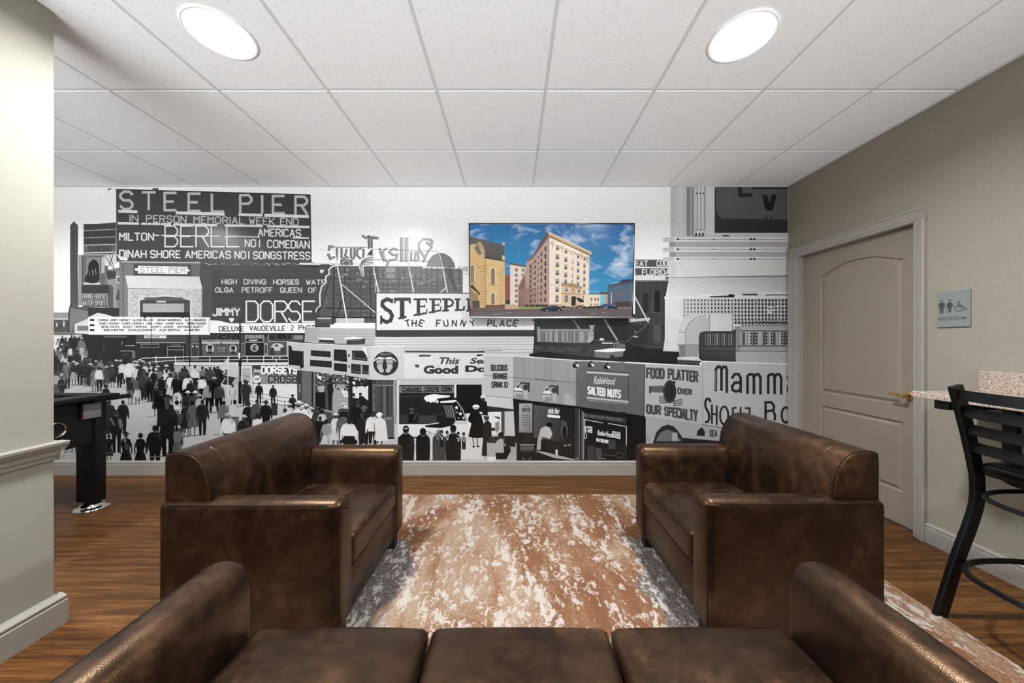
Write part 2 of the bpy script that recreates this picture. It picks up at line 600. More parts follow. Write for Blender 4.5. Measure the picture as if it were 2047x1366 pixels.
def door_panel(bm, out):
    """moulded panel: groove, sloped raise and flat field, all relief on the slab face"""
    steps = [(0.0, 0.000), (0.006, 0.010), (0.014, 0.011), (0.036, 0.0005), (0.042, 0.0015)]
    rings = [[bm.verts.new((FX + dx, y, z)) for y, z in inset(out, d)] for d, dx in steps]
    n = len(out)
    for A, B in zip(rings[:-1], rings[1:]):
        for i in range(n):
            bm.faces.new((A[i], A[(i + 1) % n], B[(i + 1) % n], B[i]))
    bm.faces.new(rings[-1])
    return rings[0]
bm = bmesh.new()
up = panel_outline(2.235, 2.835, 0.79, 1.745, 0.068)
lo = panel_outline(2.235, 2.835, 0.225, 0.685, 0)
r_up, r_lo = door_panel(bm, up), door_panel(bm, lo)
y0, y1, z0, z1 = DY0 + 0.003, DY1 - 0.003, 0.012, DZ - 0.003
V = lambda y, z: bm.verts.new((FX, y, z))
# face around the panels: bands built as strips
def strip(ringpart, edge):
    for a, b, c, d in zip(ringpart[:-1], ringpart[1:], edge[1:], edge[:-1]):
        bm.faces.new((a, b, c, d))
c_bl, c_br, c_tr, c_tl = V(y0, z0), V(y1, z0), V(y1, z1), V(y0, z1)
m_l, m_r = V(y0, 0.74), V(y1, 0.74)
# lower panel surround
L0, L1, L2, L3 = r_lo[0], r_lo[1], r_lo[2], r_lo[3]
bm.faces.new((c_bl, c_br, L1, L0)); bm.faces.new((c_br, m_r, L2, L1)); bm.faces.new((m_l, c_bl, L0, L3)); bm.faces.new((m_r, m_l, L3, L2))
U0, U1, U2 = r_up[0], r_up[1], r_up[2]
Un = r_up[-1]
bm.faces.new((m_l, m_r, U1, U0)); bm.faces.new((m_r, c_tr, U2, U1)); bm.faces.new((c_tl, m_l, U0, Un))
tops = r_up[2:]
edge = [c_tr] + [V(v.co.y, z1) for v in tops[1:-1]] + [c_tl]
strip(tops, edge)
# slab edges and back
bx = FX + 0.04
b = [bm.verts.new((bx, y, z)) for y, z in ((y0, z0), (y1, z0), (y1, z1), (y0, z1))]
bm.faces.new(b)
bm.faces.new((c_bl, b[0], b[1], c_br))
bm.faces.new((c_br, m_r, c_tr, b[2], b[1])); bm.faces.new((c_bl, b[0], b[3], c_tl, m_l))
bm.faces.new([c_tr] + edge[1:-1] + [c_tl, b[3], b[2]])
to_door(link_mesh('door_panel', bm, M['door']))
# jamb and stop
bm = bmesh.new()
J = 0.004
box(bm, RIGHT_X - 0.002, DY1 - 0.002, 0, RIGHT_X + 0.115, DY1 + 0.006, DZ + 0.006)
box(bm, RIGHT_X - 0.002, DY0 - 0.006, 0, RIGHT_X + 0.115, DY0 + 0.002, DZ + 0.006)
box(bm, RIGHT_X - 0.002, DY0 - 0.006, DZ - 0.002, RIGHT_X + 0.115, DY1 + 0.006, DZ + 0.006)
to_door(link_mesh('door_jamb', bm, M['trim']))
# moulded casing
def cas(w):
    return [(0.0, 0.0), (0.0, 0.010), (0.006, 0.013), (0.016, 0.013), (0.022, 0.016), (w * 0.55, 0.019), (w * 0.72, 0.021), (w * 0.80, 0.026), (w - 0.006, 0.026), (w, 0.020), (w, 0.0)]
bm = bmesh.new()
W1, W2, WT = 0.066, 0.098, 0.088
prism(bm, [(RIGHT_X - t, DY0 - u) for u, t in cas(W1)], 'z', 0, DZ + 0.004)
prism(bm, [(RIGHT_X - t, DY1 + u) for u, t in cas(W2)], 'z', 0, DZ + 0.004)
prism(bm, [(RIGHT_X - t, DZ + u) for u, t in cas(WT)], 'y', DY0 - W1, DY1 + W2)
to_door(link_mesh('door_casing', bm, M['trim']))
# brass lever
bm = bmesh.new()
hz, hy = 0.862, 2.19
lathe(bm, [(0.0, FX), (0.031, FX), (0.031, FX - 0.004), (0.026, FX - 0.010), (0.012, FX - 0.014), (0.010, FX - 0.050), (0.012, FX - 0.056), (0.0, FX - 0.058)], (0, hy, hz), 20, 0, 'x')
tube(bm, spline([(FX - 0.05, hy - 0.004, hz), (FX - 0.056, hy + 0.02, hz + 0.001), (FX - 0.055, hy + 0.05, hz + 0.004), (FX - 0.052, hy + 0.078, hz + 0.002)], 5), 0.008, 10, flat=(0.010, 0.0055, (0, 0, 1)))
o = to_door(link_mesh('door_lever', bm, M['gold'], smooth=40)); o['label'] = 'polished brass lever handle'

# ------------------------------------------------------------------ ceiling lights
LBL = ['round lit ceiling light on the left, above the left armchair',
       'round lit ceiling light on the right, above the right armchair',
       'round ceiling light over the black game table, behind the partition']
def make_light():
    root = empty('ceiling_light')
    bm = bmesh.new()
    lathe(bm, [(0.131, -0.001), (0.140, -0.001), (0.142, -0.004), (0.136, -0.007), (0.128, -0.005), (0.122, 0.012), (0.108, 0.050), (0.128, 0.052)], n=48, caps=False)
    link_mesh('trim_ring', bm, M['reflector'], root, 40)
    bm = bmesh.new()
    lathe(bm, [(0.112, 0.052), (0.1085, 0.048), (0.09, 0.040), (0.05, 0.034), (0.006, 0.032)], n=48)
    link_mesh('lens', bm, M['lens'], root, 60)
    return root
def copy_tree(o, parent=None):
    c = o.copy(); COL.objects.link(c)
    if parent is not None: c.parent = parent
    for ch in list(o.children):
        copy_tree(ch, c)
    return c
lt = make_light()
for i, (x, y) in enumerate(LIGHTS):
    o = lt if i == 0 else copy_tree(lt)
    o.location = (x, y, ROOM_H)
    lab = LBL[i] if i < 3 else 'round ceiling light behind the camera, %s of the pair' % ['left', 'right'][i - 3]
    tag(o, lab, 'ceiling light', 'round ceiling lights')

# fill light in an invented casing, added behind the viewpoint to brighten the ceiling
ul = empty('added_fill_light', (-1.55, -3.2, 0))
tag(ul, 'added fill light in a long low black casing, unseen behind the viewpoint', 'added fill light')
bm = bmesh.new()
prism(bm, [(-0.09, 0.0), (0.09, 0.0), (0.09, 0.05), (0.075, 0.05), (-0.075, 0.15), (-0.09, 0.16)], 'x', -3.8, 3.8)
link_mesh('fill_casing', bm, M['black'], ul)
ld = bpy.data.lights.new('fill_light', 'AREA')
ld.shape = 'RECTANGLE'; ld.size = 7.4; ld.size_y = 0.12
ld.energy = FILL_WATTS; ld.spread = math.radians(62); ld.color = (0.93, 0.97, 1.0)
lo = bpy.data.objects.new('fill_emitter', ld); COL.objects.link(lo)
lo.parent = ul; lo.location = (0, 0.012, 0.125)
lo.rotation_euler = (math.radians(90 + 36), 0, 0)          # leans towards the mural wall

# ------------------------------------------------------------------ rug
RX0, RX1, RY0, RY1, RT = -1.36, 1.875, 0.16, 2.705, 0.008
bm = bmesh.new()
box(bm, RX0 - 0.2575, RY0 - 1.4325, 0, RX1 - 0.2575, RY1 - 1.4325, RT, 0.003)
o = link_mesh('area_rug', bm, M['rug'])
o.location = (0.2575, 1.4325, 0)
tag(o, 'brown, beige and white distressed area rug under the leather seating', 'rug')

# ------------------------------------------------------------------ leather seating
ARM_W = 0.122
def arm_profile(s, half):
    # s = +1 / -1 side; u runs from the outer face inward
    pr = [(0.0, 0.085), (0.0, 0.565), (0.0015, 0.574), (0.006, 0.581), (0.020, 0.589), (0.040, 0.594), (0.060, 0.5945), (0.080, 0.589),
          (0.097, 0.578), (0.110, 0.560), (0.118, 0.535), (ARM_W, 0.500), (ARM_W, 0.085)]
    return [(s * (half - u), v) for u, v in pr]
BACK_PROF_UP = [(0.690, 0.560), (0.690, 0.745), (0.687, 0.762), (0.678, 0.772), (0.655, 0.777), (0.620, 0.777), (0.592, 0.772), (0.566, 0.758), (0.545, 0.735), (0.527, 0.703), (0.514, 0.665), (0.506, 0.622), (0.503, 0.585), (0.503, 0.560)]
def make_seat(name, half, depth, nseat, label, cat, group=None):
    root = empty(name)
    tag(root, label, cat, group)
    inner = half - ARM_W
    # base
    bm = bmesh.new()
    box(bm, -inner, 0.014, 0.085, inner, depth - 0.006, 0.268, 0.010)
    box(bm, -inner, depth - 0.06, 0.26, inner, depth - 0.004, 0.62, 0.008)
    link_mesh('base', bm, M['leather'], root, 40)
    # arms
    for s in (-1, 1):
        bm = bmesh.new()
        prism(bm, arm_profile(s, half), 'y', 0.0, depth, 0.032, 6, r2=0.012)
        tube(bm, [(s * (half - 0.010), 0.0095, 0.10), (s * (half - 0.010), 0.0095, 0.535), (s * (half - 0.011), 0.012, 0.556), (s * (half - 0.008), 0.028, 0.571), (s * (half - 0.0035), 0.06, 0.579), (s * (half - 0.0035), depth - 0.03, 0.579)], 0.0022, 6, mi=1)
        for yy in (0.22, 0.50):   # panel seams across the top
            tube(bm, [(s * (half - u), yy + 0.25 * depth - 0.17, v) for u, v in ((0.010, 0.5835), (0.020, 0.589), (0.040, 0.594), (0.080, 0.589), (0.110, 0.560))], 0.0007, 4, mi=1)
        link_mesh('armrest', bm, [M['leather'], M['seam']], root, 50)
    # back
    bm = bmesh.new()
    prism(bm, [(u + depth - 0.69, max(v, 0.583)) for u, v in BACK_PROF_UP if not 0.57 < v < 0.59], 'x', -half + 0.02, half - 0.02, 0.010, 3)
    lowp = [(0.66, 0.35)] + [(u - 0.0008, v + 0.0006) for u, v in BACK_PROF_UP[4:-1]] + [(0.500, 0.55), (0.496, 0.48), (0.496, 0.35)]
    prism(bm, [(u + depth - 0.69, v) for u, v in lowp], 'x', -inner - 0.012, inner + 0.012, 0.004, 3)
    for s in (-1, 1):            # piping round the end panels
        pts = [(s * (half - 0.026), u + depth - 0.69 + du, max(v, 0.585) + dv) for (u, v), (du, dv) in zip(BACK_PROF_UP[2:-1], [(0.0, 0.0)] * 11)]
        tube(bm, pts, 0.0016, 6, mi=1)
    link_mesh('backrest', bm, [M['leather'], M['seam']], root, 50)
    # seat cushions
    w = 2 * inner / nseat
    for k in range(nseat):
        bm = bmesh.new()
        cx = -inner + w * (k + 0.5)
        hx, hy, hz = w / 2 - 0.0025, (depth - 0.19) / 2, 0.066
        def df(p, hx=hx, hy=hy, hz=hz):
            cr = max(0.0, 1 - (p.x / hx) ** 2) ** 0.6 * max(0.0, 1 - (p.y / hy) ** 2) ** 0.6
            if p.z > 0: p.z += 0.020 * cr
            p.y -= 0.006 * max(0.0, -p.y / hy) * (1 - (p.x / hx) ** 2) * (1 - abs(p.z) / 0.09)
            return p
        rbox(bm, (cx, hy + 0.004, 0.270 + hz), (hx, hy, hz), 0.026, (8, 8, 2), df)
        # edge seams
        zz = 0.270 + 2 * hz - 0.012
        for s in (-1, 1):
            tube(bm, [(cx + s * (hx - 0.005), 0.016, zz - 0.002), (cx + s * (hx - 0.005), 2 * hy - 0.03, zz)], 0.0022, 5, mi=1)
        link_mesh('seat_cushion', bm, [M['leather'], M['seam']], root, 60)
    for sx in (-1, 1):
        for yy in (0.05, depth - 0.06):
            bm = bmesh.new()
            x = sx * (half - 0.075)
            prism(bm, [(x - 0.026, yy - 0.026), (x + 0.026, yy - 0.026), (x + 0.026, yy + 0.026), (x - 0.026, yy + 0.026)], 'z', RT, 0.088)
            link_mesh('foot', bm, M['foot'], root)
    return root

ch = make_seat('leather_armchair', 0.39, 0.69, 1, 'brown leather armchair on the left, facing right, in front of the crowd scene', 'armchair', 'brown leather armchairs')
ch.location = (-0.655, 1.70, 0); ch.rotation_euler = (0, 0, PI / 2)
c2 = copy_tree(ch)
tag(c2, 'brown leather armchair on the right, facing left, with its back to the door', 'armchair', 'brown leather armchairs')
c2.location = (0.748, 1.715, 0); c2.rotation_euler = (0, 0, -PI / 2)
sf = make_seat('leather_sofa', 0.873, 0.70, 3, 'brown leather three-seat sofa in the foreground, facing the television wall', 'sofa')
sf.location = (0.022, 0.985, 0); sf.rotation_euler = (0, 0, PI)

# ------------------------------------------------------------------ television
def make_tv(draw):
    TX, TY, TZ = 0.346, 3.030, 1.825
    root = empty('television', (TX, TY, TZ))
    root.rotation_euler = (math.radians(3.6), 0, 0)
    tag(root, 'wall-mounted flat television showing a pale corner building under blue sky', 'television')
    W, H = 0.723, 0.414
    bm = bmesh.new()
    def ring(y0, y1, a, bb, mi):
        box(bm, -W, y0, H - a, W, y1, H, 0.002, mi)
        box(bm, -W, y0, -H + bb, -W + a, y1, H - a, 0.002, mi)
        box(bm, W - a, y0, -H + bb, W, y1, H - a, 0.002, mi)
    ring(-0.012, 0.012, 0.012, 0.016, 0)
    link_mesh('bezel', bm, M['bezel'], root, 40)
    bm = bmesh.new(); box(bm, -W, -0.013, -H, W, 0.012, -H + 0.016, 0.003)
    o = link_mesh('lower_bezel', bm, M['bezel_low'], root, 40); o['label'] = 'brushed silver lower edge'
    bm = bmesh.new(); box(bm, -W + 0.006, 0.002, -H + 0.008, W - 0.006, 0.030, H - 0.006, 0.006)
    box(bm, -0.45, 0.028, -H + 0.03, 0.45, 0.050, 0.05, 0.01)
    link_mesh('back_housing', bm, M['plastic'], root, 40)
    bm = bmesh.new()
    box(bm, -0.25, 0.046, -0.18, -0.20, 0.070, 0.2); box(bm, 0.20, 0.046, -0.18, 0.25, 0.070, 0.2); box(bm, -0.22, 0.050, -0.03, 0.22, 0.060, 0.03)
    link_mesh('wall_bracket', bm, M['black'], root)
    draw(root)
    return root
# ------------------------------------------------------------------ game table at the far left
gt = empty('game_table', (-3.65, 2.13, 0))
tag(gt, 'black game table with a chrome foot and a silver score box, left of the partition', 'game table')
def gpart(name, bm, m, smooth=None):
    o = link_mesh(name, bm, m, None, smooth)
    o.parent = gt; o.matrix_parent_inverse = Matrix.Translation(-Vector(gt.location))
    return o
bm = bmesh.new()
GX, GY0, GY1 = -2.985, 1.74, 2.515
# end panel with a slightly bowed lower edge, side panels and playfield
pts = [(GY0, 0.80), (GY0, 0.50)] + [(GY0 + (GY1 - GY0) * k / 10, 0.50 - 0.03 * math.sin(PI * k / 10)) for k in range(1, 10)] + [(GY1, 0.50), (GY1, 0.80)]
prism(bm, pts, 'x', GX - 0.03, GX, 0.003, 2)
prism(bm, pts, 'x', -4.32, -4.29, 0.003, 2)
box(bm, -4.29, GY0, 0.50, GX - 0.03, GY0 + 0.03, 0.80)
box(bm, -4.29, GY1 - 0.03, 0.50, GX - 0.03, GY1, 0.80)
gpart('cabinet', bm, M['wood_black'], 30)
bm = bmesh.new(); box(bm, -4.29, GY0 + 0.03, 0.66, GX - 0.03, GY1 - 0.03, 0.68)
gpart('playfield', bm, M['wood_edge'])
bm = bmesh.new()
o_, i_ = 0.095, 0.06
box(bm, GX - i_, GY0 - 0.03, 0.80, GX + o_, GY1 + 0.03, 0.829, 0.008)
box(bm, -4.32 - o_, GY0 - 0.03, 0.80, -4.32 + i_, GY1 + 0.03, 0.829, 0.008)
box(bm, -4.26, GY0 - 0.03, 0.80, GX - i_, GY0 + 0.05, 0.829, 0.008)
box(bm, -4.26, GY1 - 0.05, 0.80, GX - i_, GY1 + 0.03, 0.829, 0.008)
gpart('top_rail', bm, M['wood_black'], 40)
for x in (-3.045, -4.25):
    for y in (GY0 + 0.07, 2.53):
        bm = bmesh.new()
        box(bm, x - 0.07, y - 0.07, 0.055, x + 0.07, y + 0.0, 0.80, 0.006)
        lg = gpart('leg', bm, M['wood_black'], 40)
        bm = bmesh.new()
        lathe(bm, [(0.004, 0.0), (0.088, 0.0), (0.092, 0.006), (0.088, 0.014), (0.066, 0.020), (0.060, 0.034), (0.030, 0.058), (0.004, 0.058)], (x + 0.005, y - 0.035, 0.0), 28)
        f = link_mesh('levelling_foot', bm, M['chrome'], None, 40)
        f.parent = lg; f['label'] = 'round chrome levelling foot'
bm = bmesh.new()
lathe(bm, [(0.052, GX - 0.002), (0.052, GX + 0.008), (0.046, GX + 0.012), (0.041, GX + 0.008), (0.040, GX - 0.02)], (0, 2.255, 0.625), 32, 0, 'x')
o = gpart('return_ring', bm, M['chrome'], 40); o['label'] = 'chrome ring of the ball return'
bm = bmesh.new(); box(bm, GX + 0.001, 2.385, 0.665, GX + 0.022, 2.49, 0.775, 0.005)
o = gpart('score_box', bm, M['silver'], 40); o['label'] = 'silver score box'
bm = bmesh.new(); box(bm, GX + 0.001, 2.379, 0.664, GX + 0.018, 2.386, 0.776, 0.002)
s2 = link_mesh('side_strip', bm, M['red'], o)
bm = bmesh.new(); box(bm, GX + 0.022, 2.40, 0.728, GX + 0.0235, 2.475, 0.76)
s2 = link_mesh('display', bm, M['sign'], o)
bm = bmesh.new(); tube(bm, [(-2.925, 2.40, 0.795), (-2.925, 2.62, 0.795), (-2.925, 2.632, 0.795)], 0.017, 12)
gpart('corner_bar', bm, M['wood_black'], 50)
for k, x in enumerate((-3.2, -3.36, -3.52, -3.68, -3.84, -4.0)):
    bm = bmesh.new(); tube(bm, [(x, GY0 - (0.22 if k % 2 else 0.06), 0.735), (x, GY1 + (0.06 if k % 2 else 0.22), 0.735)], 0.008, 8)
    rd = gpart('rod', bm, M['chrome'], 50)
    bm = bmesh.new()
    yy = GY0 - 0.16 if k % 2 else GY1 + 0.06
    lathe(bm, [(0.010, yy), (0.016, yy + 0.01), (0.015, yy + 0.09), (0.010, yy + 0.10)], (x, 0, 0.735), 12, 0, 'y')
    hd = link_mesh('handle', bm, M['plastic'], rd, 40)

# ------------------------------------------------------------------ stone counter on the right wall
cn = empty('bar_counter', (2.31, 0.7, 0))
tag(cn, 'speckled beige granite counter shelf with backsplash on the right wall beside the door', 'counter')
def cpart(name, bm, m, smooth=None):
    o = link_mesh(name, bm, m, None, smooth)
    o.parent = cn; o.matrix_parent_inverse = Matrix.Translation(-Vector(cn.location))
    return o
bm = bmesh.new(); box(bm, 2.123, -0.6, 0.913, RIGHT_X - 0.001, 1.83, 0.945, 0.003)
cpart('countertop', bm, M['granite'])
bm = bmesh.new(); box(bm, RIGHT_X - 0.022, -0.6, 0.945, RIGHT_X - 0.001, 1.83, 1.052, 0.002)
cpart('backsplash', bm, M['granite'])
for y in (1.69, 0.5):
    bm = bmesh.new()
    box(bm, 2.135, y, 0.869, RIGHT_X - 0.001, y + 0.055, 0.913, 0.004)
    box(bm, RIGHT_X - 0.022, y, 0.60, RIGHT_X - 0.001, y + 0.055, 0.869, 0.003)
    cpart('bracket', bm, M['black'])

# ------------------------------------------------------------------ bar stool
st = empty('bar_stool', (2.12, 1.30, 0))
tag(st, 'black metal ladder-back bar stool pulled up to the granite counter', 'stool')
def spart(name, bm, m, smooth=40):
    o = link_mesh(name, bm, m, None, smooth)
    o.parent = st; o.matrix_parent_inverse = Matrix.Translation(-Vector(st.location))
    return o
PY = 1.515
prof = [(1.948, 1.012), (1.975, 0.915), (2.006, 0.793), (2.034, 0.665), (2.044, 0.60), (2.042, 0.504), (2.014, 0.404), (1.955, 0.245), (1.884, 0.02), (1.877, 0.0)]
sp2 = spline([(x, 0, z) for x, z in prof], 5)
def post_x(z):
    for a, b in zip(sp2[:-1], sp2[1:]):
        if a.z >= z >= b.z:
            return a.x + (b.x - a.x) * (a.z - z) / max(1e-6, a.z - b.z)
    return sp2[-1].x
for y in (PY, 1.085):
    bm = bmesh.new()
    tube(bm, [(p.x, y, p.z) for p in sp2], 0, flat=(0.0265, 0.011, (1, 0, 0)))
    spart('back_leg', bm, M['black'])
for k, zt in enumerate((0.996, 0.923, 0.848, 0.770)):
    bm = bmesh.new()
    zc = zt - 0.0225
    pts = []
    for i in range(13):
        t = i / 12
        y = PY - 0.004 + (1.085 - PY + 0.008) * t
        pts.append((post_x(zc) - 0.002 - 0.035 * math.sin(PI * t), y, zc))
    tube(bm, pts, 0, flat=(0.0225, 0.0045, (0.22, 0, 1)))
    spart('back_slat', bm, M['black'])
bm = bmesh.new()
def sq(p): 
    if p.z > 0: p.z += 0.012 * max(0, 1 - (p.x / 0.2) ** 2) * max(0, 1 - (p.y / 0.2) ** 2)
    return p
rbox(bm, (2.235, 1.30, 0.657), (0.21, 0.20, 0.032), 0.028, (6, 6, 1), sq)
spart('seat', bm, M['vinyl'], 60)
bm = bmesh.new()
def loop(cx, cy, a, b, z, e=2.6, n=40):
    return [(cx + a * math.copysign(abs(math.cos(t)) ** (2 / e), math.cos(t)), cy + b * math.copysign(abs(math.sin(t)) ** (2 / e), math.sin(t)), z) for t in [2 * PI * k / n for k in range(n)]]
tube(bm, loop(2.25, 1.30, 0.205, 0.20, 0.622, 3), 0.0105, 8, True)
spart('seat_frame', bm, M['black'])
bm = bmesh.new(); tube(bm, loop(2.20, 1.30, 0.262, 0.205, 0.552), 0.010, 8, True)
spart('support_ring', bm, M['black'])
bm = bmesh.new(); tube(bm, loop(2.13, 1.30, 0.27, 0.215, 0.242), 0.0115, 8, True)
spart('footrest_ring', bm, M['black'])
for y in (1.49, 1.11):
    bm = bmesh.new()
    tube(bm, spline([(2.43, y, 0.62), (2.435, y, 0.50), (2.42, y, 0.30), (2.43, y, 0.0)], 5), 0, flat=(0.0265, 0.011, (1, 0, 0)))
    spart('front_leg', bm, M['black'])

# ------------------------------------------------------------------ drawing tools for printed and lit pictures
STROKES = {
 'A': '00 26 40;12 32', 'B': '33 03 00 30 41 42 33 44 45 36 06 03', 'C': '45 36 16 05 01 10 30 41', 'D': '00 06 36 45 41 30 00', 'E': '46 06 00 40;03 33',
 'F': '46 06 00;03 33', 'G': '45 36 16 05 01 10 30 41 43 23', 'H': '00 06;40 46;03 43', 'I': '00 06', 'J': '46 41 30 10 01', 'K': '00 06;46 02;13 40',
 'L': '06 00 40', 'M': '00 06 23 46 40', 'N': '00 06 40 46', 'O': '10 01 05 16 36 45 41 30 10', 'P': '00 06 36 45 44 33 03', 'Q': '10 01 05 16 36 45 41 30 10;22 40',
 'R': '00 06 36 45 44 33 03;23 40', 'S': '45 36 16 05 04 13 33 42 41 30 10 01', 'T': '06 46;26 20', 'U': '06 01 10 30 41 46', 'V': '06 20 46', 'W': '06 10 24 30 46',
 'X': '00 46;06 40', 'Y': '06 23 46;23 20', 'Z': '06 46 00 40', '1': '00 06', '0': '10 01 05 16 36 45 41 30 10', '2': '05 16 36 45 44 00 40', '-': '03 33', '.': '00 01', '&': '40 04 05 16 25 24 01 10 20 42', "'": '06 05', '$': '45 16 05 04 42 41 30 01;27 2-'}
_fc = {}
def font_polys(text, bold=0.0):
    k = (text, bold)
    if k in _fc: return _fc[k]
    cu = bpy.data.curves.new('t', 'FONT'); cu.body = text; cu.offset = bold; cu.resolution_u = 3; cu.fill_mode = 'BOTH' if False else cu.fill_mode
    o = bpy.data.objects.new('t', cu); COL.objects.link(o)
    dg = bpy.context.evaluated_depsgraph_get()
    ev = o.evaluated_get(dg); me = ev.to_mesh()
    vs = [(v.co.x, v.co.y) for v in me.vertices]
    ps = [list(p.vertices) for p in me.polygons]
    ev.to_mesh_clear()
    bpy.data.objects.remove(o); bpy.data.curves.remove(cu)
    x0 = min(v[0] for v in vs); x1 = max(v[0] for v in vs); y0 = min(v[1] for v in vs); y1 = max(v[1] for v in vs)
    vs = [((x - x0) / (x1 - x0), (y - y0) / (y1 - y0)) for x, y in vs]
    _fc[k] = (vs, ps)
    return _fc[k]

class Picture:
    """flat picture made of coloured shapes, later ones printed over earlier ones"""
    gam = 1.0
    def __init__(s, to3, step, albedo, clampx=None, clampy=None):
        s.v, s.f, s.c = [], [], []
        s.to3, s.step, s.layer, s.albedo = to3, step, 0, albedo
        s.ox, s.oy, s.s = 0.0, 0.0, 1.0
        s.cx, s.cy = clampx, clampy
    def at(s, ox, oy, sc): s.ox, s.oy, s.s = ox, oy, sc
    def full(s): s.at(0, 0, 1)
    def colr(s, g):
        if isinstance(g, (int, float)): g = (g, g * 0.992, g * 0.985)
        a = g[3] if len(g) > 3 else 1.0
        return tuple(lin(255 * (max(0, min(255, k)) / 255) ** s.gam) * s.albedo for k in g[:3]) + (a,)
    def raw(s, pts, col):
        i0 = len(s.v)
        for x, y in pts:
            X, Y = s.ox + x / s.s, s.oy + y / s.s
            if s.cx: X = max(s.cx[0], min(s.cx[1], X))
            if s.cy: Y = max(s.cy[0], min(s.cy[1], Y))
            s.v.append((X, Y)); s.c.append(col)
        s.f.append(list(range(i0, i0 + len(pts))))
    def P(s, pts, g): s.layer += 1; s.raw(pts, s.colr(g))
    def G(s, pts, gs):
        s.layer += 1
        i0 = len(s.v); s.raw(pts, s.colr(0))
        for k, g in enumerate(gs): s.c[i0 + k] = s.colr(g)
    def R(s, x0, y0, x1, y1, g): s.P([(x0, y0), (x1, y0), (x1, y1), (x0, y1)], g)
    def E(s, x, y, rx, ry, g, n=20): s.P([(x + rx * math.cos(2 * PI * k / n), y + ry * math.sin(2 * PI * k / n)) for k in range(n)], g)
    def strokes(s, lines, w, g):
        s.layer += 1; col = s.colr(g); h = w / 2
        for ln in lines:
            for (x0, y0), (x1, y1) in zip(ln[:-1], ln[1:]):
                d = math.hypot(x1 - x0, y1 - y0)
                if d < 1e-6: continue
                ux, uy = (x1 - x0) / d * h, (y1 - y0) / d * h
                e = 0.55
                a, b, c, dd = x0 - ux * e, y0 - uy * e, x1 + ux * e, y1 + uy * e
                s.raw([(a - uy, b + ux), (c - uy, dd + ux), (c + uy, dd - ux), (a + uy, b - ux)], col)
    def L(s, pts, w, g): s.strokes([pts], w, g)
    def LL(s, lines, w, g): s.strokes(lines, w, g)
    def ring(s, x, y, rx, ry, w, g, n=24, a0=0, a1=360):
        s.L([(x + rx * math.cos(math.radians(a0 + (a1 - a0) * k / n)), y + ry * math.sin(math.radians(a0 + (a1 - a0) * k / n))) for k in range(n + 1)], w, g)
    def T(s, txt, q, w, g, gap=1.6, serif=0.0, sp=3.0):
        """single-stroke lettering fitted to a box (x0,y0,x1,y1) or a quad (tl,tr,br,bl)"""
        if not isinstance(q[0], tuple):
            x0, y0, x1, y1 = q; q = ((x0, y0), (x1, y0), (x1, y1), (x0, y1))
        adv = 0.0; items = []
        for chv in txt:
            if chv == ' ': adv += sp; continue
            wd_ = 0.0 if chv in "I1'." else (3.4 if chv in 'EFLJ' else 4.0)
            items.append((chv, adv, wd_)); adv += wd_ + gap
        tot = max(1e-6, adv - gap)
        def mp(u, v):
            (ax, ay), (bx_, by_), (cx, cy), (dx, dy) = q
            tx, ty = ax + (bx_ - ax) * u, ay + (by_ - ay) * u
            lx, ly = dx + (cx - dx) * u, dy + (cy - dy) * u
            return (lx + (tx - lx) * v, ly + (ty - ly) * v)
        lines = []
        for chv, a, wd_ in items:
            for stt in STROKES[chv].split(';'):
                pl = [(int(p[0]) if p[0] != '-' else -1, int(p[1]) if p[1] != '-' else -1) for p in stt.split(' ')]
                k = wd_ / 4.0
                lines.append([mp((a + x * k) / tot, y / 6.0) for x, y in pl])
                if serif and chv not in 'SOCG':
                    for x, y in (pl[0], pl[-1]):
                        if y in (0, 6):
                            c = mp((a + x * k) / tot, y / 6.0)
                            lines.append([(c[0] - serif, c[1]), (c[0] + serif, c[1])])
        s.strokes(lines, w, g)
    def B(s, txt, q, g, bold=0.0, shear=0.0):
        """filled lettering fitted to a box or quad"""
        if not isinstance(q[0], tuple):
            x0, y0, x1, y1 = q; q = ((x0, y0), (x1, y0), (x1, y1), (x0, y1))
        vs, ps = font_polys(txt, bold)
        s.layer += 1; col = s.colr(g)
        (ax, ay), (bx_, by_), (cx, cy), (dx, dy) = q
        hgt = abs(dy - ay)
        def mp(u, v):
            tx, ty = ax + (bx_ - ax) * u, ay + (by_ - ay) * u
            lx, ly = dx + (cx - dx) * u, dy + (cy - dy) * u
            return (lx + (tx - lx) * v + shear * hgt * v, ly + (ty - ly) * v)
        for p in ps: s.raw([mp(*vs[i]) for i in p], col)
    def lay(s):
        """print order: a shape lies just above the topmost shape it overlaps"""
        n = len(s.f); bb = np.empty((n, 4), np.float32); lv = np.zeros(n, np.int32)
        for k, f in enumerate(s.f):
            xs = [s.v[i][0] for i in f]; ys = [s.v[i][1] for i in f]
            bb[k] = (min(xs), min(ys), max(xs), max(ys))
            if k:
                p = bb[:k]
                h = (p[:, 0] <= bb[k, 2]) & (p[:, 2] >= bb[k, 0]) & (p[:, 1] <= bb[k, 3]) & (p[:, 3] >= bb[k, 1])
                if h.any(): lv[k] = lv[:k][h].max() + 1
        out = [None] * len(s.v)
        for k, f in enumerate(s.f):
            for i in f: out[i] = s.to3(s.v[i][0], s.v[i][1], int(lv[k]) * s.step)
        s.v = out
    def build(s, name, m, parent=None):
        s.lay()
        me = bpy.data.meshes.new(name)
        me.from_pydata(s.v, [], s.f)
        at = me.color_attributes.new('ink', 'FLOAT_COLOR', 'POINT')
        at.data.foreach_set('color', [k for c in s.c for k in c])
        me.materials.append(m)
        me.update()
        o = bpy.data.objects.new(name, me); COL.objects.link(o)
        if parent is not None: o.parent = parent
        return o

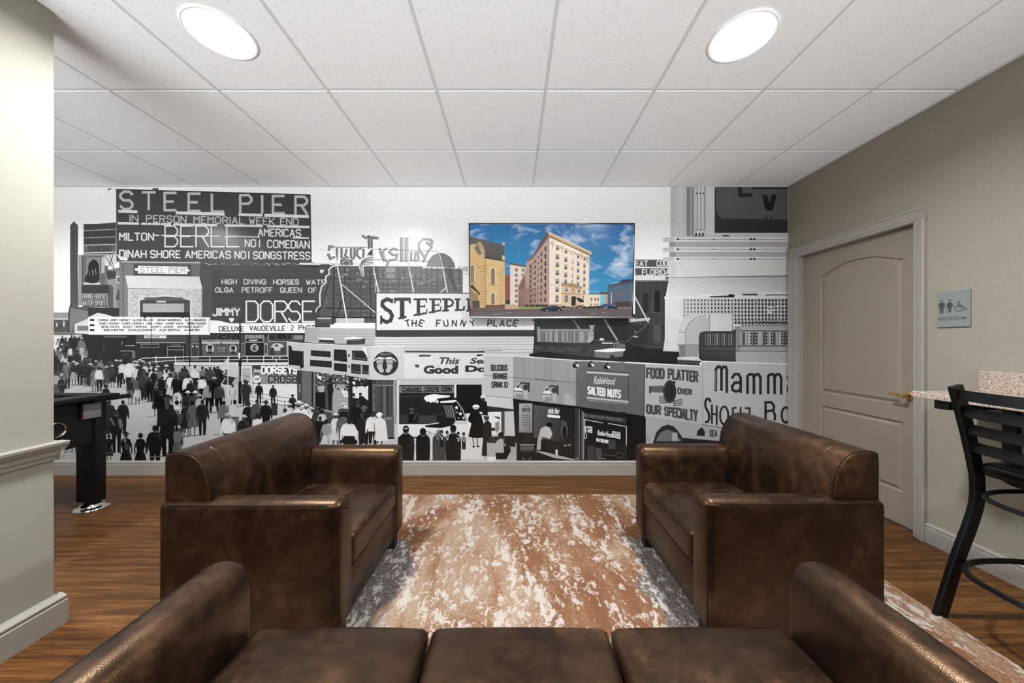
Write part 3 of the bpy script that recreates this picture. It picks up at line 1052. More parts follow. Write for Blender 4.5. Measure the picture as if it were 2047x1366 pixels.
# ------------------------------------------------------------------ restroom sign
def sign():
    root = empty('restroom_sign', (RIGHT_X, 1.948, 1.392))
    tag(root, 'square grey restroom sign with three figures on the wall right of the door', 'sign')
    bm = bmesh.new(); box(bm, -0.008, -0.0735, -0.103, 0.0, 0.0735, 0.103, 0.002)
    link_mesh('plate', bm, M['sign'], root)
    # figures: crop coordinates of the sign face, (u to the right = towards the camera)
    pic = Picture(lambda X, Y, l: (-0.0085 - l, -(X - 630) / 760 * 0.147, (660 - Y) / 800 * 0.206), 2e-6, 1.0)
    g = (62, 68, 63)
    pic.E(368, 470, 30, 20, g); pic.P([(300, 520), (330, 505), (410, 505), (440, 520), (442, 630), (418, 630), (414, 560), (408, 750), (372, 750), (368, 640), (362, 640), (358, 750), (325, 750), (322, 560), (318, 630), (295, 630)], g)
    pic.E(558, 465, 30, 20, g); pic.P([(525, 510), (590, 510), (610, 530), (650, 600), (632, 612), (598, 560), (622, 645), (590, 645), (588, 740), (562, 740), (560, 650), (552, 650), (550, 740), (524, 740), (522, 645), (492, 645), (516, 560), (486, 612), (468, 600), (504, 530)], g)
    pic.E(762, 526, 26, 18, g); pic.L([(757, 550), (760, 622), (855, 622), (890, 690), (932, 682)], 24, g); pic.L([(757, 590), (835, 590)], 16, g)
    pic.ring(770, 660, 88, 66, 16, g, 20, 25, 265)
    pic.B('RESTROOM', (290, 835, 925, 905), (76, 82, 77), 0.02)
    p = pic.build('pictograms', M['sign_print'], root); p['label'] = 'dark figures and RESTROOM lettering'
M['sign_print'] = m_canvas('sign_print', 0.5)
sign()
# ------------------------------------------------------------------ photo mural on the back wall
K = BACK_Y / F_PX
mu = Picture(lambda X, Y, l: ((X - 1023.5) * K, BACK_Y - 0.0008 - l, CAM_Z - (Y - 683) * K), 6e-6, 0.95, (-120, 1575.0), (374, 922.5))
mu.gam = 1.12
rnd = random.Random(11)
R, Pl, L, LL, E, T, B, at = mu.R, mu.P, mu.L, mu.LL, mu.E, mu.T, mu.B, mu.at
W_ = 246
mu.full()
R(-120, 374, 1575, 949, W_)                                   # printed sky
mu.G([(-120, 690), (1300, 690), (1300, 949), (-120, 949)], [206, 206, 196, 190])   # boardwalk
for k in range(46):                                           # planks of the boardwalk
    y = 748 + k * 4.2
    L([(100 + rnd.random() * 60, y), (560 + rnd.random() * 400, y + rnd.uniform(-1, 1))], 0.7, 176 if k % 2 else 186)

# --- far left: low houses, obelisk, painted hoardings
at(100, 430, 5.056)
R(-400, 985, 190, 1180, 150); R(-400, 1050, 190, 1180, 84); R(20, 1040, 190, 1060, 190)
for k in range(14): R(-300 + k * 36, 1070 + (k % 3) * 20, -282 + k * 36, 1130, 60 if k % 2 else 190)
R(-400, 1180, 330, 1220, 120); R(-400, 1215, 330, 1400, 225)
for k in range(60):
    x = rnd.uniform(-380, 320); E(x, rnd.uniform(1230, 1300), 12, rnd.uniform(6, 14), rnd.choice([60, 90, 150]), 8)
mu.ring(268, 1262, 18, 22, 5, 50)
Pl([(204, 105), (244, 65), (285, 105), (283, 500), (288, 900), (205, 900), (203, 480)], 84)
for k in range(9): L([(206, 180 + k * 78), (283, 176 + k * 78)], 4, 62)
L([(207, 108), (283, 104)], 5, 60); L([(244, 68), (244, 100)], 5, 70)
Pl([(205, 895), (285, 880), (330, 920), (420, 935), (420, 1200), (185, 1190), (185, 980)], 92)
Pl([(205, 940), (385, 975), (385, 1090), (240, 1100), (225, 1180), (200, 1180)], 128); L([(190, 1180), (192, 980), (215, 905)], 9, 52)
R(340, 90, 668, 400, 92)
Pl([(340, 100), (668, 75), (668, 135), (340, 155)], 74); Pl([(340, 165), (668, 150), (668, 215), (340, 225)], 70); Pl([(340, 240), (668, 225), (668, 290), (340, 300)], 72); Pl([(340, 312), (668, 305), (668, 370), (340, 378)], 104)
L([(340, 160), (668, 143)], 7, 190); L([(340, 232), (668, 219)], 6, 170); L([(340, 306), (668, 296)], 7, 200); L([(340, 385), (668, 375)], 9, 215)
T('VAUDEVILLE', (352, 100, 660, 140), 9, 58); T('MILTON BERLE', (352, 170, 660, 212), 8, 56); T('DINAH SHORE', (352, 245, 660, 288), 8, 58); T('DANCING', (390, 318, 620, 366), 9, 60)
R(288, 405, 590, 930, 104); R(288, 405, 322, 930, 150); R(322, 405, 338, 930, 84)
R(335, 410, 520, 700, 108); Pl([(365, 430), (505, 430), (505, 600), (365, 640)], 138)
Pl([(350, 640), (380, 590), (390, 500), (410, 470), (440, 445), (470, 460), (495, 500), (500, 640), (480, 690), (360, 690)], 40)
L([(430, 560), (440, 610)], 10, 160); L([(460, 545), (468, 600)], 8, 150); L([(395, 560), (405, 610)], 7, 130)
Pl([(335, 690), (360, 680), (430, 692), (500, 680), (515, 700), (515, 715), (335, 710)], 196)
Pl([(520, 430), (555, 415), (550, 585), (520, 590)], 180)
Pl([(550, 415), (690, 385), (700, 480), (600, 520), (555, 510)], 210)
LL([[(560, 420), (640, 540)], [(600, 405), (660, 560)], [(600, 515), (640, 400)], [(560, 560), (670, 545)]], 8, 84)
Pl([(555, 560), (760, 520), (760, 960), (555, 960)], 122); Pl([(565, 560), (670, 570), (660, 640), (585, 650)], 70)
Pl([(585, 660), (668, 645), (668, 950), (585, 950)], 150); Pl([(600, 720), (620, 700), (640, 740), (640, 940), (600, 940)], 92)
R(668, 570, 745, 955, 140); R(672, 615, 728, 690, 205); R(680, 630, 725, 678, 90); L([(702, 630), (702, 680)], 4, 200)
Pl([(690, 735), (725, 860), (665, 860)], 80); R(690, 860, 740, 950, 110); R(740, 520, 766, 960, 112)
R(320, 705, 600, 790, 62); R(320, 790, 600, 925, 78)
T('DIVING HORSES', (330, 798, 585, 842), 7, 176); T('WATER SPORTS', (330, 868, 585, 912), 7, 176); L([(325, 856), (595, 852)], 4, 160)
R(287, 912, 330, 928, 225)
Pl([(388, 930), (800, 945), (800, 1030), (388, 1030)], 52)

# --- the great sign board
mu.full()
mu.G([(232, 379), (620, 390), (623, 528), (233, 523)], [66, 62, 72, 78])
L([(232, 379), (620, 390)], 2.5, 40); L([(620, 390), (622, 527)], 2.2, 50)
R(305, 376.5, 317, 382, 70); L([(216, 379), (222, 378)], 2.5, 60)
for ch_, x0, x1 in zip('STEELPIER', (239, 283, 327, 375, 421.5, 478, 522, 543.5, 588.5), (267, 312, 354, 402, 449, 505, 525, 570, 616)):
    y0 = 383.5 + (x0 - 239) * 0.0285
    T(ch_, (x0 + 2.2, y0, x1 - 2.2, y0 + 34.5), 5.0, 196)
for a, b_, w in ((237, 275, 5.4), (352, 449, 6), (477, 525, 5.4), (529, 617.5, 6)):
    y = 422.5 + (a - 237) * 0.028
    L([(a + 1.5, y), (b_ - 1.5, y + (b_ - a) * 0.028)], w, 232)
def qd(x0, x1, y, h, sl): return ((x0, y + (x0 - 239) * sl), (x1, y + (x1 - 239) * sl), (x1, y + h + (x1 - 239) * sl), (x0, y + h + (x0 - 239) * sl))
for w_, x0, x1 in (('IN', 260, 276), ('PERSON', 293, 372), ('MEMORIAL', 388, 488), ('WEEK', 499, 549), ('END', 561, 596)):
    T(w_, qd(x0, x1, 429.5, 13, 0.022), 2.1, 205)
for a, b_ in ((237, 277), (284, 293), (297, 302), (306, 319), (323, 341), (348, 433), (450, 497), (498, 524), (535, 617.5)):
    y = 446.5 + (a - 237) * 0.02
    L([(a, y), (b_, y + (b_ - a) * 0.02)], 4.6, 232)
T('MILTON', (239.5, 466.5, 307, 480.5), 2.6, 230)
L([(306, 470.5), (318, 470.6)], 2.4, 228); L([(323, 470.7), (440, 472.5)], 2.2, 224); L([(448, 472.8), (520, 474)], 1.8, 226); L([(586, 475.5), (617, 476.3)], 3, 232)
for ch_, x0, x1 in zip('BERLE', (330, 361.5, 392, 422.5, 453.5), (355, 386, 417, 448, 478)):
    T(ch_, (x0, 452.3, x1, 493.5), 2.7, 238)
for w_, x0, x1, y in (('AMERICAS', 516.5, 601, 451.5), ('NO', 490.5, 511, 473.5), ('1', 519, 519, 473.5), ('COMEDIAN', 535, 618.5, 474)):
    T(w_, qd(x0, x1, y, 14.2, 0.022), 2.5, 230)
for w_, x0, x1 in (('DINAH', 239.5, 292), ('SHORE', 301.5, 360), ('AMERICAS', 371, 461), ('NO', 470, 491), ('1', 497.6, 497.6), ('SONGSTRESS', 507, 619.5)):
    T(w_, qd(x0, x1, 500.5, 14, 0.0105), 2.5, 230)
Pl([(233, 508), (240, 520), (256, 520), (240, 512)], 226); R(241, 515, 245, 520, 230); R(248, 515, 255, 521, 230)
Pl([(600, 518), (628, 525), (622, 530), (606, 524)], 90)

# --- long hoarding under it
Pl([(400, 522), (660, 528), (660, 700), (398, 700)], 74)
for k in range(13):
    y = 534 + k * 9.5
    L([(402, y), (650, y + rnd.uniform(-1, 1))], 0.9, rnd.choice([58, 60, 88]))
for k in range(60):
    x = rnd.uniform(400, 636); L([(x, 527.5 + rnd.uniform(-2.5, 3)), (x + rnd.uniform(3, 9), 528 + rnd.uniform(-2, 3))], 1.0, rnd.choice([150, 200, 120, 50]))
R(404, 540, 424, 640, 84)
L([(600, 527.5), (700, 529)], 4, 226); L([(600, 533), (700, 534)], 3, 46)
T('HIGH', (444, 559, 473, 568), 1.9, 205); T('DIVING', (488, 559, 531, 568), 1.9, 205); T('HORSES', (547, 559.5, 597, 568.5), 1.9, 205); T('WATER', (613, 560, 660, 569), 1.9, 205)
T('OLGA', (431, 575.5, 466, 584.5), 1.9, 205); T('PETROFF', (484, 575.5, 544, 585), 1.9, 200); T('QUEEN', (561, 575.5, 603, 585), 1.9, 200); T('OF', (617, 576, 632, 585), 1.9, 200)
T('JIMMY', (426, 617, 479, 631), 3.0, 226)
Pl([(458, 636), (468, 636), (467.5, 641), (463, 645), (458.5, 641)], 228)
for ch_, x0, x1 in zip('DORSEY', (492.5, 521, 549.5, 577.5, 605, 634), (516, 545, 574, 600, 629, 655)):
    T(ch_, (x0, 602.5, x1, 643.5), 3.0, 238)
at(400, 520, 7.5875)
Pl([(0, 870), (150, 870), (155, 915), (280, 920), (460, 962), (1740, 955), (1740, 1020), (1590, 1030), (1590, 1115), (620, 1122), (0, 1135)], 240)
T('DELUXE', (292, 1010, 660, 1078), 14, 52); T('VAUDEVILLE', (755, 1002, 1285, 1070), 13, 52); T('2', (1375, 1000, 1415, 1065), 12, 52); T('PHOTO', (1500, 995, 1800, 1060), 12, 52)
R(1320, 1025, 1330, 1034, 90)

# --- dark pier front below the marquee and the posters
mu.full()
R(164, 666, 640, 752, 42)
R(164, 668, 270, 735, 26)
at(100, 660, 6.83)
R(735, 78, 1050, 105, 96); R(1030, 205, 1160, 222, 140); R(960, 280, 1150, 292, 150); R(1120, 290, 1165, 390, 110); R(1180, 150, 1500, 185, 100); L([(1180, 182), (1500, 182)], 6, 170)
R(1240, 195, 1400, 245, 30); LL([[(1240, 195), (1400, 195), (1400, 245), (1240, 245), (1240, 195)]], 5, 170)
L([(985, 155), (985, 200)], 10, 150); L([(735, 200), (735, 285)], 8, 90); E(1030, 330, 45, 40, 44)
at(90, 630, 4.553)
R(830, 185, 1290, 250, 74); R(905, 185, 1105, 212, 215); T('DANCING', (920, 192, 1040, 206), 4, 90)
L([(830, 252), (1280, 252)], 5, 175)
R(830, 258, 1285, 420, 34); LL([[(875, 268), (1035, 268), (1035, 297), (875, 297), (875, 268)]], 3, 170)
R(1115, 285, 1262, 405, 40); LL([[(1115, 285), (1262, 285), (1262, 420), (1115, 420), (1115, 285)], [(1115, 318), (1262, 318)]], 4, 165); R(1140, 265, 1240, 280, 84)
R(1285, 190, 1325, 420, 60); R(1325, 190, 1400, 400, 92); R(1332, 265, 1395, 385, 62); LL([[(1330, 262), (1398, 262), (1398, 390), (1330, 390), (1330, 262)]], 4, 165); E(1345, 287, 8, 8, 220, 8); E(1382, 287, 8, 8, 220, 8)
T('DANCING', (1336, 400, 1336, 400), 1, 60)
at(380, 640, 6.209)
R(145, 185, 615, 275, 92); T('DANCING', (172, 190, 605, 232), 20, 30); R(150, 250, 605, 272, 170); T('A GREAT ORCHESTRA', (172, 254, 590, 268), 4.5, 60)
R(145, 278, 612, 292, 226); R(150, 292, 612, 455, 96)
def poster_face(x, y, r):
    E(x, y, r, r * 1.15, 205); E(x, y + 4, r * 0.62, r * 0.92, 120); E(x, y - r * 0.35, r * 0.62, r * 0.55, 40); E(x, y + r * 1.05, r * 0.8, r * 0.35, 50); R(x - r * 0.3, y - 2, x - r * 0.08, y + 3, 30); R(x + r * 0.08, y - 2, x + r * 0.3, y + 3, 30)
poster_face(247, 355, 50); poster_face(535, 360, 44)
R(330, 315, 445, 420, 80); T('STAGE', (338, 335, 438, 362), 6, 150); T('SHOW', (345, 375, 430, 400), 5, 140); E(390, 293, 14, 10, 40)
R(618, 185, 690, 440, 70); R(640, 285, 685, 430, 150); T('SONS', (648, 300, 676, 420), 6, 70)
R(690, 185, 912, 275, 110); T('FUNLAND', (702, 190, 890, 222), 9, 160); R(695, 235, 905, 268, 34); T('COMEDY', (735, 246, 840, 260), 5, 215)
LL([[(688, 185), (688, 276), (914, 276), (914, 185)]], 5, 215)
R(690, 280, 915, 455, 26); E(800, 345, 52, 50, 170); Pl([(770, 360), (795, 310), (830, 320), (800, 345), (830, 360), (800, 385)], 70)
R(915, 190, 975, 455, 84); R(920, 285, 965, 440, 165); T('BAND', (930, 310, 956, 420), 5, 80); E(942, 198, 18, 12, 40)
R(975, 185, 1410, 265, 80); R(985, 190, 1055, 240, 40); T('BERLE', (1085, 192, 1245, 228), 14, 24); R(1285, 190, 1400, 240, 140)
LL([[(973, 180), (973, 268), (1220, 268)]], 5, 220)
R(975, 275, 1210, 455, 92); E(1085, 335, 78, 48, 196); Pl([(985, 420), (1000, 350), (1040, 340), (1050, 420), (1020, 450)], 60); R(1055, 305, 1095, 330, 60); Pl([(1120, 350), (1180, 330), (1195, 420), (1130, 430)], 70)
LL([[(1206, 270), (1206, 455)]], 8, 226)

# --- white rail, low wall with bills
R(-200, 525, 1220, 560, 220); Pl([(-500, 500), (-180, 455), (-180, 530), (-500, 560)], 60)
L([(-600, 475), (0, 455), (600, 450), (1220, 448)], 9, 232); L([(-600, 530), (-200, 500), (600, 492), (1220, 492)], 7, 226)
for x in (-420, -180, 245, 480, 710, 915, 1070): L([(x, 450), (x, 535)], 8, 228)
for k in range(7): E(945 + k * 42, 468, 14, 9, rnd.choice([40, 60, 190]), 8)
Pl([(-200, 565), (615, 562), (615, 800), (-200, 800)], 178)
R(0, 575, 350, 602, 205); mu.ring(80, 660, 60, 42, 12, 220); E(70, 665, 30, 26, 40); T('JAZZ', (150, 612, 275, 650), 8, 235)
R(635, 565, 772, 800, 214); R(650, 600, 750, 770, 180); L([(655, 640), (745, 640)], 8, 205); L([(660, 690), (740, 700)], 8, 120)
R(775, 565, 1340, 675, 66); T('DORSEYS', (890, 580, 1330, 662), 24, 240); B('Jimmy', (778, 600, 872, 672), 232, 0.02, 0.2)
R(775, 676, 1340, 795, 150); E(830, 738, 48, 48, 236); T('JUNE', (798, 722, 862, 744), 6, 90); T('9', (828, 755, 838, 770), 5, 90) if False else R(828, 755, 836, 770, 90)
T('CROSBY', (975, 694, 1400, 778), 18, 66)
R(740, 797, 1345, 1050, 226); Pl([(635, 800), (800, 800), (800, 950), (700, 920)], 205)
# diagonal ramp stand with the painted bill
Pl([(320, 620), (390, 560), (470, 470), (480, 540), (600, 560), (590, 720), (470, 745), (330, 700)], 206)
Pl([(350, 640), (470, 610), (470, 690), (340, 680)], 110); mu.ring(405, 640, 26, 24, 9, 230)
Pl([(345, 760), (400, 690), (560, 720), (510, 810), (420, 800)], 56); L([(310, 672), (570, 720)], 10, 50); L([(470, 470), (470, 940)], 9, 226); L([(395, 790), (440, 720)], 8, 220); L([(400, 800), (520, 830)], 7, 226)
# hand rail on the right
for y0, y1 in ((880, 960), (945, 1010), (1000, 1060)): L([(730, y0), (1010, y1 - 20), (1240, y1 + 40 - 30)], 6, 70)
for x, y in ((1085, 960), (1175, 990), (905, 920)): L([(x, y), (x, y + 120)], 7, 66)
R(1010, 1040, 1085, 1185, 60); E(1047, 1040, 38, 12, 90)
# masts of the street lamps
mu.full()
L([(303.5, 634), (303.5, 730)], 1.6, 44); L([(380, 634), (380, 722)], 2.6, 34)
L([(480, 640), (480, 770)], 3.0, 34); L([(480, 765), (480, 806)], 6.5, 26); L([(480, 712), (480, 730)], 6, 30); Pl([(476, 706), (480, 705), (481, 714), (478, 720)], 230)
mu.ring(297, 632, 5.5, 8, 1.2, 60, 14, 180, 360); mu.ring(373, 632, 7.5, 9, 1.4, 44, 14, 180, 360); mu.ring(472, 622, 8, 10, 1.0, 110, 14, 200, 360)

# --- stone arch with tiled canopy and the marquee
at(240, 520, 8.037)
R(-10, 20, 1290, 960, 110); L([(20, 30), (1290, 45)], 16, 200)
R(-5, 60, 250, 960, 128)
for k in range(24): R(40, 70 + k * 36, 64, 88 + k * 36, 84)
Pl([(220, 65), (1140, 80), (1160, 290), (220, 270)], 78)
for k in range(9): L([(-5, 90 + k * 20), (230, 90 + k * 20)], 3, 104)
Pl([(85, 250), (1275, 268), (1325, 468), (130, 450)], 224)
for k in range(46):
    x = 96 + k * 25.8
    L([(x, 255 + k * 0.4), (x + 22 + k * 0.5, 450 + k * 0.4)], 4, 178)
    E(x + 30, 452 + k * 0.4, 9, 6, 120, 8)
R(130, 462, 1315, 960, 202)
for k in range(620):
    x, y = rnd.uniform(135, 1310), rnd.uniform(470, 920)
    if 300 < x < 1145 and y > 585: continue
    a = rnd.uniform(0, 6.28)
    L([(x, y), (x + 16, y + 10 * math.sin(a)), (x + 30, y - 4 + 10 * math.cos(a))], 5, rnd.choice([128, 150, 160]))
arch = [(300, 960), (300, 640)] + [(300 + 845 * k / 14, 640 - 75 * math.sin(PI * k / 14)) for k in range(1, 14)] + [(1145, 640), (1145, 960)]
Pl(arch, 212)
arch2 = [(322, 960), (322, 650)] + [(322 + 805 * k / 14, 650 - 60 * math.sin(PI * k / 14)) for k in range(1, 14)] + [(1127, 650), (1127, 960)]
Pl(arch2, 74)
R(370, 700, 1030, 840, 176); R(395, 600, 1010, 650, 96); R(590, 655, 740, 685, 190); R(1030, 690, 1125, 960, 84); R(330, 840, 1120, 960, 40)
Pl([(240, 135), (290, 130), (290, 92), (1085, 108), (1085, 148), (1120, 152), (1115, 185), (1085, 185), (1080, 228), (290, 215), (290, 175), (245, 170)], 240)
T('STEEL PIER', (325, 118, 1045, 205), 9, 168); T('STEEL PIER', (335, 112, 1055, 196), 4, 110)
L([(290, 98), (1080, 113)], 6, 255)
at(90, 630, 4.553)
Pl([(270, 85), (400, 30), (400, 20), (480, -20), (560, -5), (620, 15), (1500, 25), (1503, 180), (420, 178), (270, 165)], 214)
Pl([(395, 18), (1500, 25), (1500, 180), (400, 180)], 240)
R(285, 95, 400, 145, 190); R(300, 100, 395, 143, 110); LL([[(320, 95), (320, 145)], [(345, 95), (345, 145)], [(372, 95), (372, 145)]], 4, 190)
for y in (46, 92, 138): R(410, y - 10, 452, y + 10, 52)
R(1490, 30, 1500, 160, 205); L([(400, 178), (1500, 180)], 5, 190)
for y, ws in ((47, (('COMING-JIMMY DORSEY', 482, 780), ('GLENN MILLER', 800, 985), ('BENNY GOODMAN', 1025, 1240), ('GUY LOMBARDO', 1275, 1465))),
              (78, (('BOB CROSBY', 497, 680), ('TOMMY DORSEY', 697, 905), ('ABE LYMAN', 927, 1070), ('SAMMY KAYE', 1100, 1262), ('ORRIN TUCKER', 1292, 1465))),
              (108, (('GENE KRUPA', 512, 680), ('WOODY HERMAN', 710, 930), ('HARRY JAMES', 963, 1168), ('RAYMOND SCOTT', 1208, 1440))),
              (138, (('BOB CHESTER', 537, 722), ('CHARLES BARNETT', 757, 1012), ('ALEX BARTHA', 1042, 1232), ('ALVINO REY', 1268, 1415)))):
    for w_, x0, x1 in ws:
        T(w_, (x0 + 2, y - 8, x1 - 2, y + 8), 4.6, 30, sp=2.4)
E(910, 24, 12, 7, 40, 10); E(1255, 20, 14, 8, 40, 10)
L([(972, 0), (972, 480)], 5, 44); L([(1318, 0), (1318, 470)], 9, 38)

# --- roller-coaster woodwork, backward sign letters
at(640, 460, 6.823)
Pl([(-40, 480), (190, 480), (190, 1290), (-60, 1290), (-60, 800), (80, 690), (130, 600)], 76)
Pl([(190, 490), (1390, 490), (1400, 520), (1920, 530), (1945, 560), (1945, 870), (190, 870)], 118)
Pl([(-10, 890), (40, 740), (100, 690), (150, 500), (800, 500), (800, 1270), (-10, 1270)], 92)
Pl([(1450, 510), (1470, 430), (1530, 350), (1620, 310), (1700, 320), (1780, 370), (1830, 450), (1845, 515)], 116)
Pl([(1460, 505), (1480, 430), (1540, 355), (1620, 312), (1640, 505)], 142)
for k in range(11):
    y = 530 + k * 68
    L([(150, y), (760 if y > 850 else 1940, y + rnd.uniform(-6, 6))], 7, rnd.choice([62, 74, 128]))
    L([(170, y + 26), (740 if y > 830 else 1930, y + 26)], 5, rnd.choice([128, 92, 84]))
for k in range(24):
    x = 190 + k * 74
    L([(x, 500), (x + rnd.uniform(-6, 6), 840 if x > 740 else 1260)], rnd.choice([5, 8, 12]), rnd.choice([60, 70, 84]))
for k in range(110):
    x, y = rnd.uniform(190, 1900), rnd.uniform(520, 830)
    R(x, y, x + rnd.uniform(12, 60), y + rnd.uniform(8, 34), rnd.choice([96, 108, 126, 138, 148]))
for k in range(60):
    x, y = rnd.uniform(0, 720), rnd.uniform(860, 1240)
    R(x, y, x + rnd.uniform(12, 50), y + rnd.uniform(8, 34), rnd.choice([70, 84, 104, 116]))
R(900, 510, 1025, 580, 158); R(900, 600, 1020, 660, 150); R(1030, 500, 1090, 660, 112)
L([(190, 480), (180, 1270)], 22, 52); L([(-20, 1130), (150, 640)], 14, 46); L([(210, 1200), (300, 960)], 14, 50); L([(680, 520), (690, 1230)], 16, 56)
L([(-40, 1060), (760, 1075)], 12, 44); L([(-40, 1190), (760, 1195)], 16, 36); R(-40, 1195, 150, 1215, 190); R(220, 1205, 600, 1270, 200)
Pl([(1750, 500), (1790, 500), (1870, 850), (1840, 850), (1690, 520)], 84)
L([(1945, 590), (2030, 610)], 8, 170); Pl([(1880, 520), (2020, 495), (2020, 580), (1960, 560)], 190)
# white scalloped edge
L([(-60, 1120), (-40, 1060), (0, 1040)], 12, 230); L([(0, 1040), (-5, 880), (20, 770), (80, 715), (75, 640), (125, 600), (120, 540), (160, 500), (215, 490)], 15, 238)
Pl([(0, 540), (60, 545), (30, 590), (0, 580)], 226); R(0, 470, 130, 490, 60)
# backward neon letters seen from behind
lg, dk, dd = 168, 112, 74
def letter(lines, w=26):
    LL([[(x - 9, y + 4) for x, y in ln] for ln in lines], w + 4, dk); LL(lines, w, lg)
letter([[(1460, 165), (1500, 200), (1540, 160), (1510, 130), (1420, 120), (1360, 170), (1350, 230), (1370, 290), (1440, 380), (1415, 430)], [(1440, 380), (1480, 290), (1520, 250), (1530, 170)]], 24)
letter([[(1370, 300), (1310, 300), (1300, 400), (1260, 410)], [(1340, 310), (1350, 410), (1300, 420)], [(1250, 300), (1245, 420)]], 20)
letter([[(1185, 110), (1185, 420)], [(1120, 110), (1120, 420)]], 40)
letter([[(1060, 270), (1000, 250), (950, 300), (1000, 340), (1060, 330), (1040, 400), (960, 410)]], 24)
letter([[(910, 250), (860, 300), (880, 400), (940, 440), (920, 480)], [(820, 250), (840, 330), (880, 420)]], 24)
LL([[(580, 80), (620, 110), (660, 85), (720, 110), (790, 115)], [(660, 110), (665, 250)], [(700, 110), (705, 240)]], 30, dk); LL([[(720, 85), (790, 105)], [(640, 100), (600, 90)]], 20, 158); L([(684, 120), (684, 240)], 12, lg)
def letter2(lines, w=26):
    LL([[(x - 10, y + 3) for x, y in ln] for ln in lines], w + 6, dd); LL(lines, w, 150)
letter2([[(570, 250), (520, 260), (510, 340), (560, 390)], [(600, 260), (600, 380)], [(480, 250), (475, 380)], [(430, 250), (430, 370), (470, 390)], [(370, 260), (350, 350), (390, 380)], [(300, 250), (300, 370), (350, 390)], [(240, 250), (235, 400)]], 20)
letter2([[(190, 230), (140, 220), (130, 270)], [(120, 330), (150, 390), (200, 370)]], 30)
Pl([(270, 400), (440, 400), (450, 480), (280, 480)], 110); mu.ring(360, 450, 50, 34, 16, 170)
L([(180, 235), (640, 235)], 10, dd); L([(730, 262), (1610, 292)], 7, 92); L([(730, 405), (1500, 430)], 7, 92); L([(640, 462), (20, 465)], 4, 90); L([(0, 262), (120, 300)], 3, 150); L([(0, 300), (130, 440)], 3, 150)
L([(180, 486), (1380, 500), (1900, 520)], 7, 205); L([(280, 735), (1720, 765)], 6, 70); L([(300, 745), (750, 1125)], 9, 236)
L([(190, 235), (280, 735)], 16, 228); L([(280, 735), (370, 1270)], 17, 226); L([(715, 250), (735, 560)], 14, 205); L([(735, 560), (800, 850)], 15, 226); L([(760, 650), (760, 850)], 10, 205)
L([(1175, 280), (1220, 560)], 13, 205); L([(1220, 560), (1275, 845)], 14, 226); L([(1625, 310), (1680, 560)], 13, 205); L([(1680, 560), (1735, 850)], 14, 226); L([(1645, 850), (1710, 790)], 12, 226)
# flag on the pole
Pl([(710, 245), (560, 420), (510, 480), (560, 640), (600, 640), (590, 500), (715, 470)], 232)
Pl([(712, 250), (640, 340), (715, 350)], 66)
for k in range(5):
    L([(715, 372 + k * 22), (640 - k * 12, 385 + k * 22), (570 - k * 8, 425 + k * 16)], 10, 56)
for k in range(3): L([(520 + k * 24, 490), (560 + k * 14, 640)], 10, 56)

# --- big white park sign
at(740, 570, 6.02)
Pl([(62, 90), (1980, 98), (1980, 640), (62, 625)], 70)
Pl([(78, 102), (1980, 106), (1980, 540), (78, 542)], 226)
G_ = 62
L([(268, 172), (262, 215)], 23, G_); L([(256, 190), (205, 170), (150, 200), (145, 245), (190, 290), (240, 320), (265, 370), (245, 430), (195, 448), (145, 420)], 46, G_); L([(135, 375), (132, 465)], 26, G_)
L([(298, 172), (478, 172)], 40, G_); L([(302, 172), (296, 215)], 23, G_); L([(470, 172), (480, 215)], 23, G_); L([(385, 172), (385, 395)], 56, G_); L([(345, 402), (432, 384)], 26, G_)
def bigE(x, w, y0, y1, t):
    L([(x, y0), (x + w, y0)], t * 1.12, G_); L([(x + w * 0.35, y0), (x + w * 0.35, y1)], t * 1.9, G_); L([(x, y1 + 4), (x + w, y1 - 22)], t * 1.12, G_); L([(x + w * 0.35, (y0 + y1) / 2 - 6), (x + w * 0.85, (y0 + y1) / 2 - 10)], t * 0.9, G_)
    L([(x + w, y0), (x + w, y0 + 38)], t * 0.7, G_); L([(x + w, y1 - 22), (x + w + 6, y1 - 66)], t * 0.7, G_); L([(x + w * 0.85, (y0 + y1) / 2 - 26), (x + w * 0.85, (y0 + y1) / 2 + 6)], t * 0.6, G_)
bigE(528, 150, 172, 360, 22); bigE(712, 134, 172, 328, 20)
L([(872, 172), (960, 172), (990, 190), (998, 215), (985, 245), (950, 258), (915, 258)], 26, G_); L([(912, 172), (912, 310)], 42, G_); L([(872, 312), (945, 304)], 23, G_)
L([(1022, 172), (1082, 172)], 23, G_); L([(1052, 172), (1052, 300)], 38, G_); L([(1022, 305), (1125, 298), (1132, 260)], 23, G_)
L([(1162, 172), (1290, 172)], 23, G_); L([(1192, 172), (1192, 310)], 40, G_); L([(1162, 312), (1290, 300)], 23, G_)
def tilt(ch_, x, y, w, h, ang):
    c_, s_ = math.cos(math.radians(ang)), math.sin(math.radians(ang))
    qq = tuple((x + dx * c_ - dy * s_, y + dx * s_ + dy * c_) for dx, dy in ((-w / 2, -h / 2), (w / 2, -h / 2), (w / 2, h / 2), (-w / 2, h / 2)))
    T(ch_, qq, 16, G_)
for ch_, x, a in (('T', 452, -14), ('H', 530, 4), ('E', 618, 22), ('F', 824, 2), ('U', 912, -10), ('N', 1013, 2), ('N', 1118, 20), ('Y', 1232, -18), ('P', 1440, 4), ('L', 1512, 12), ('A', 1590, 4), ('C', 1672, 4), ('E', 1750, 18)):
    tilt(ch_, x, 460, 48, 72, a)
R(78, 545, 1980, 620, 62)
# clapboard walls
R(0, 520, 60, 760, 196); Pl([(60, 628), (1975, 618), (1975, 800), (60, 800)], 216)
for k in range(6): L([(60, 655 + k * 33), (1970, 650 + k * 32)], 4, 120)
R(1390, 545, 1980, 620, 58)

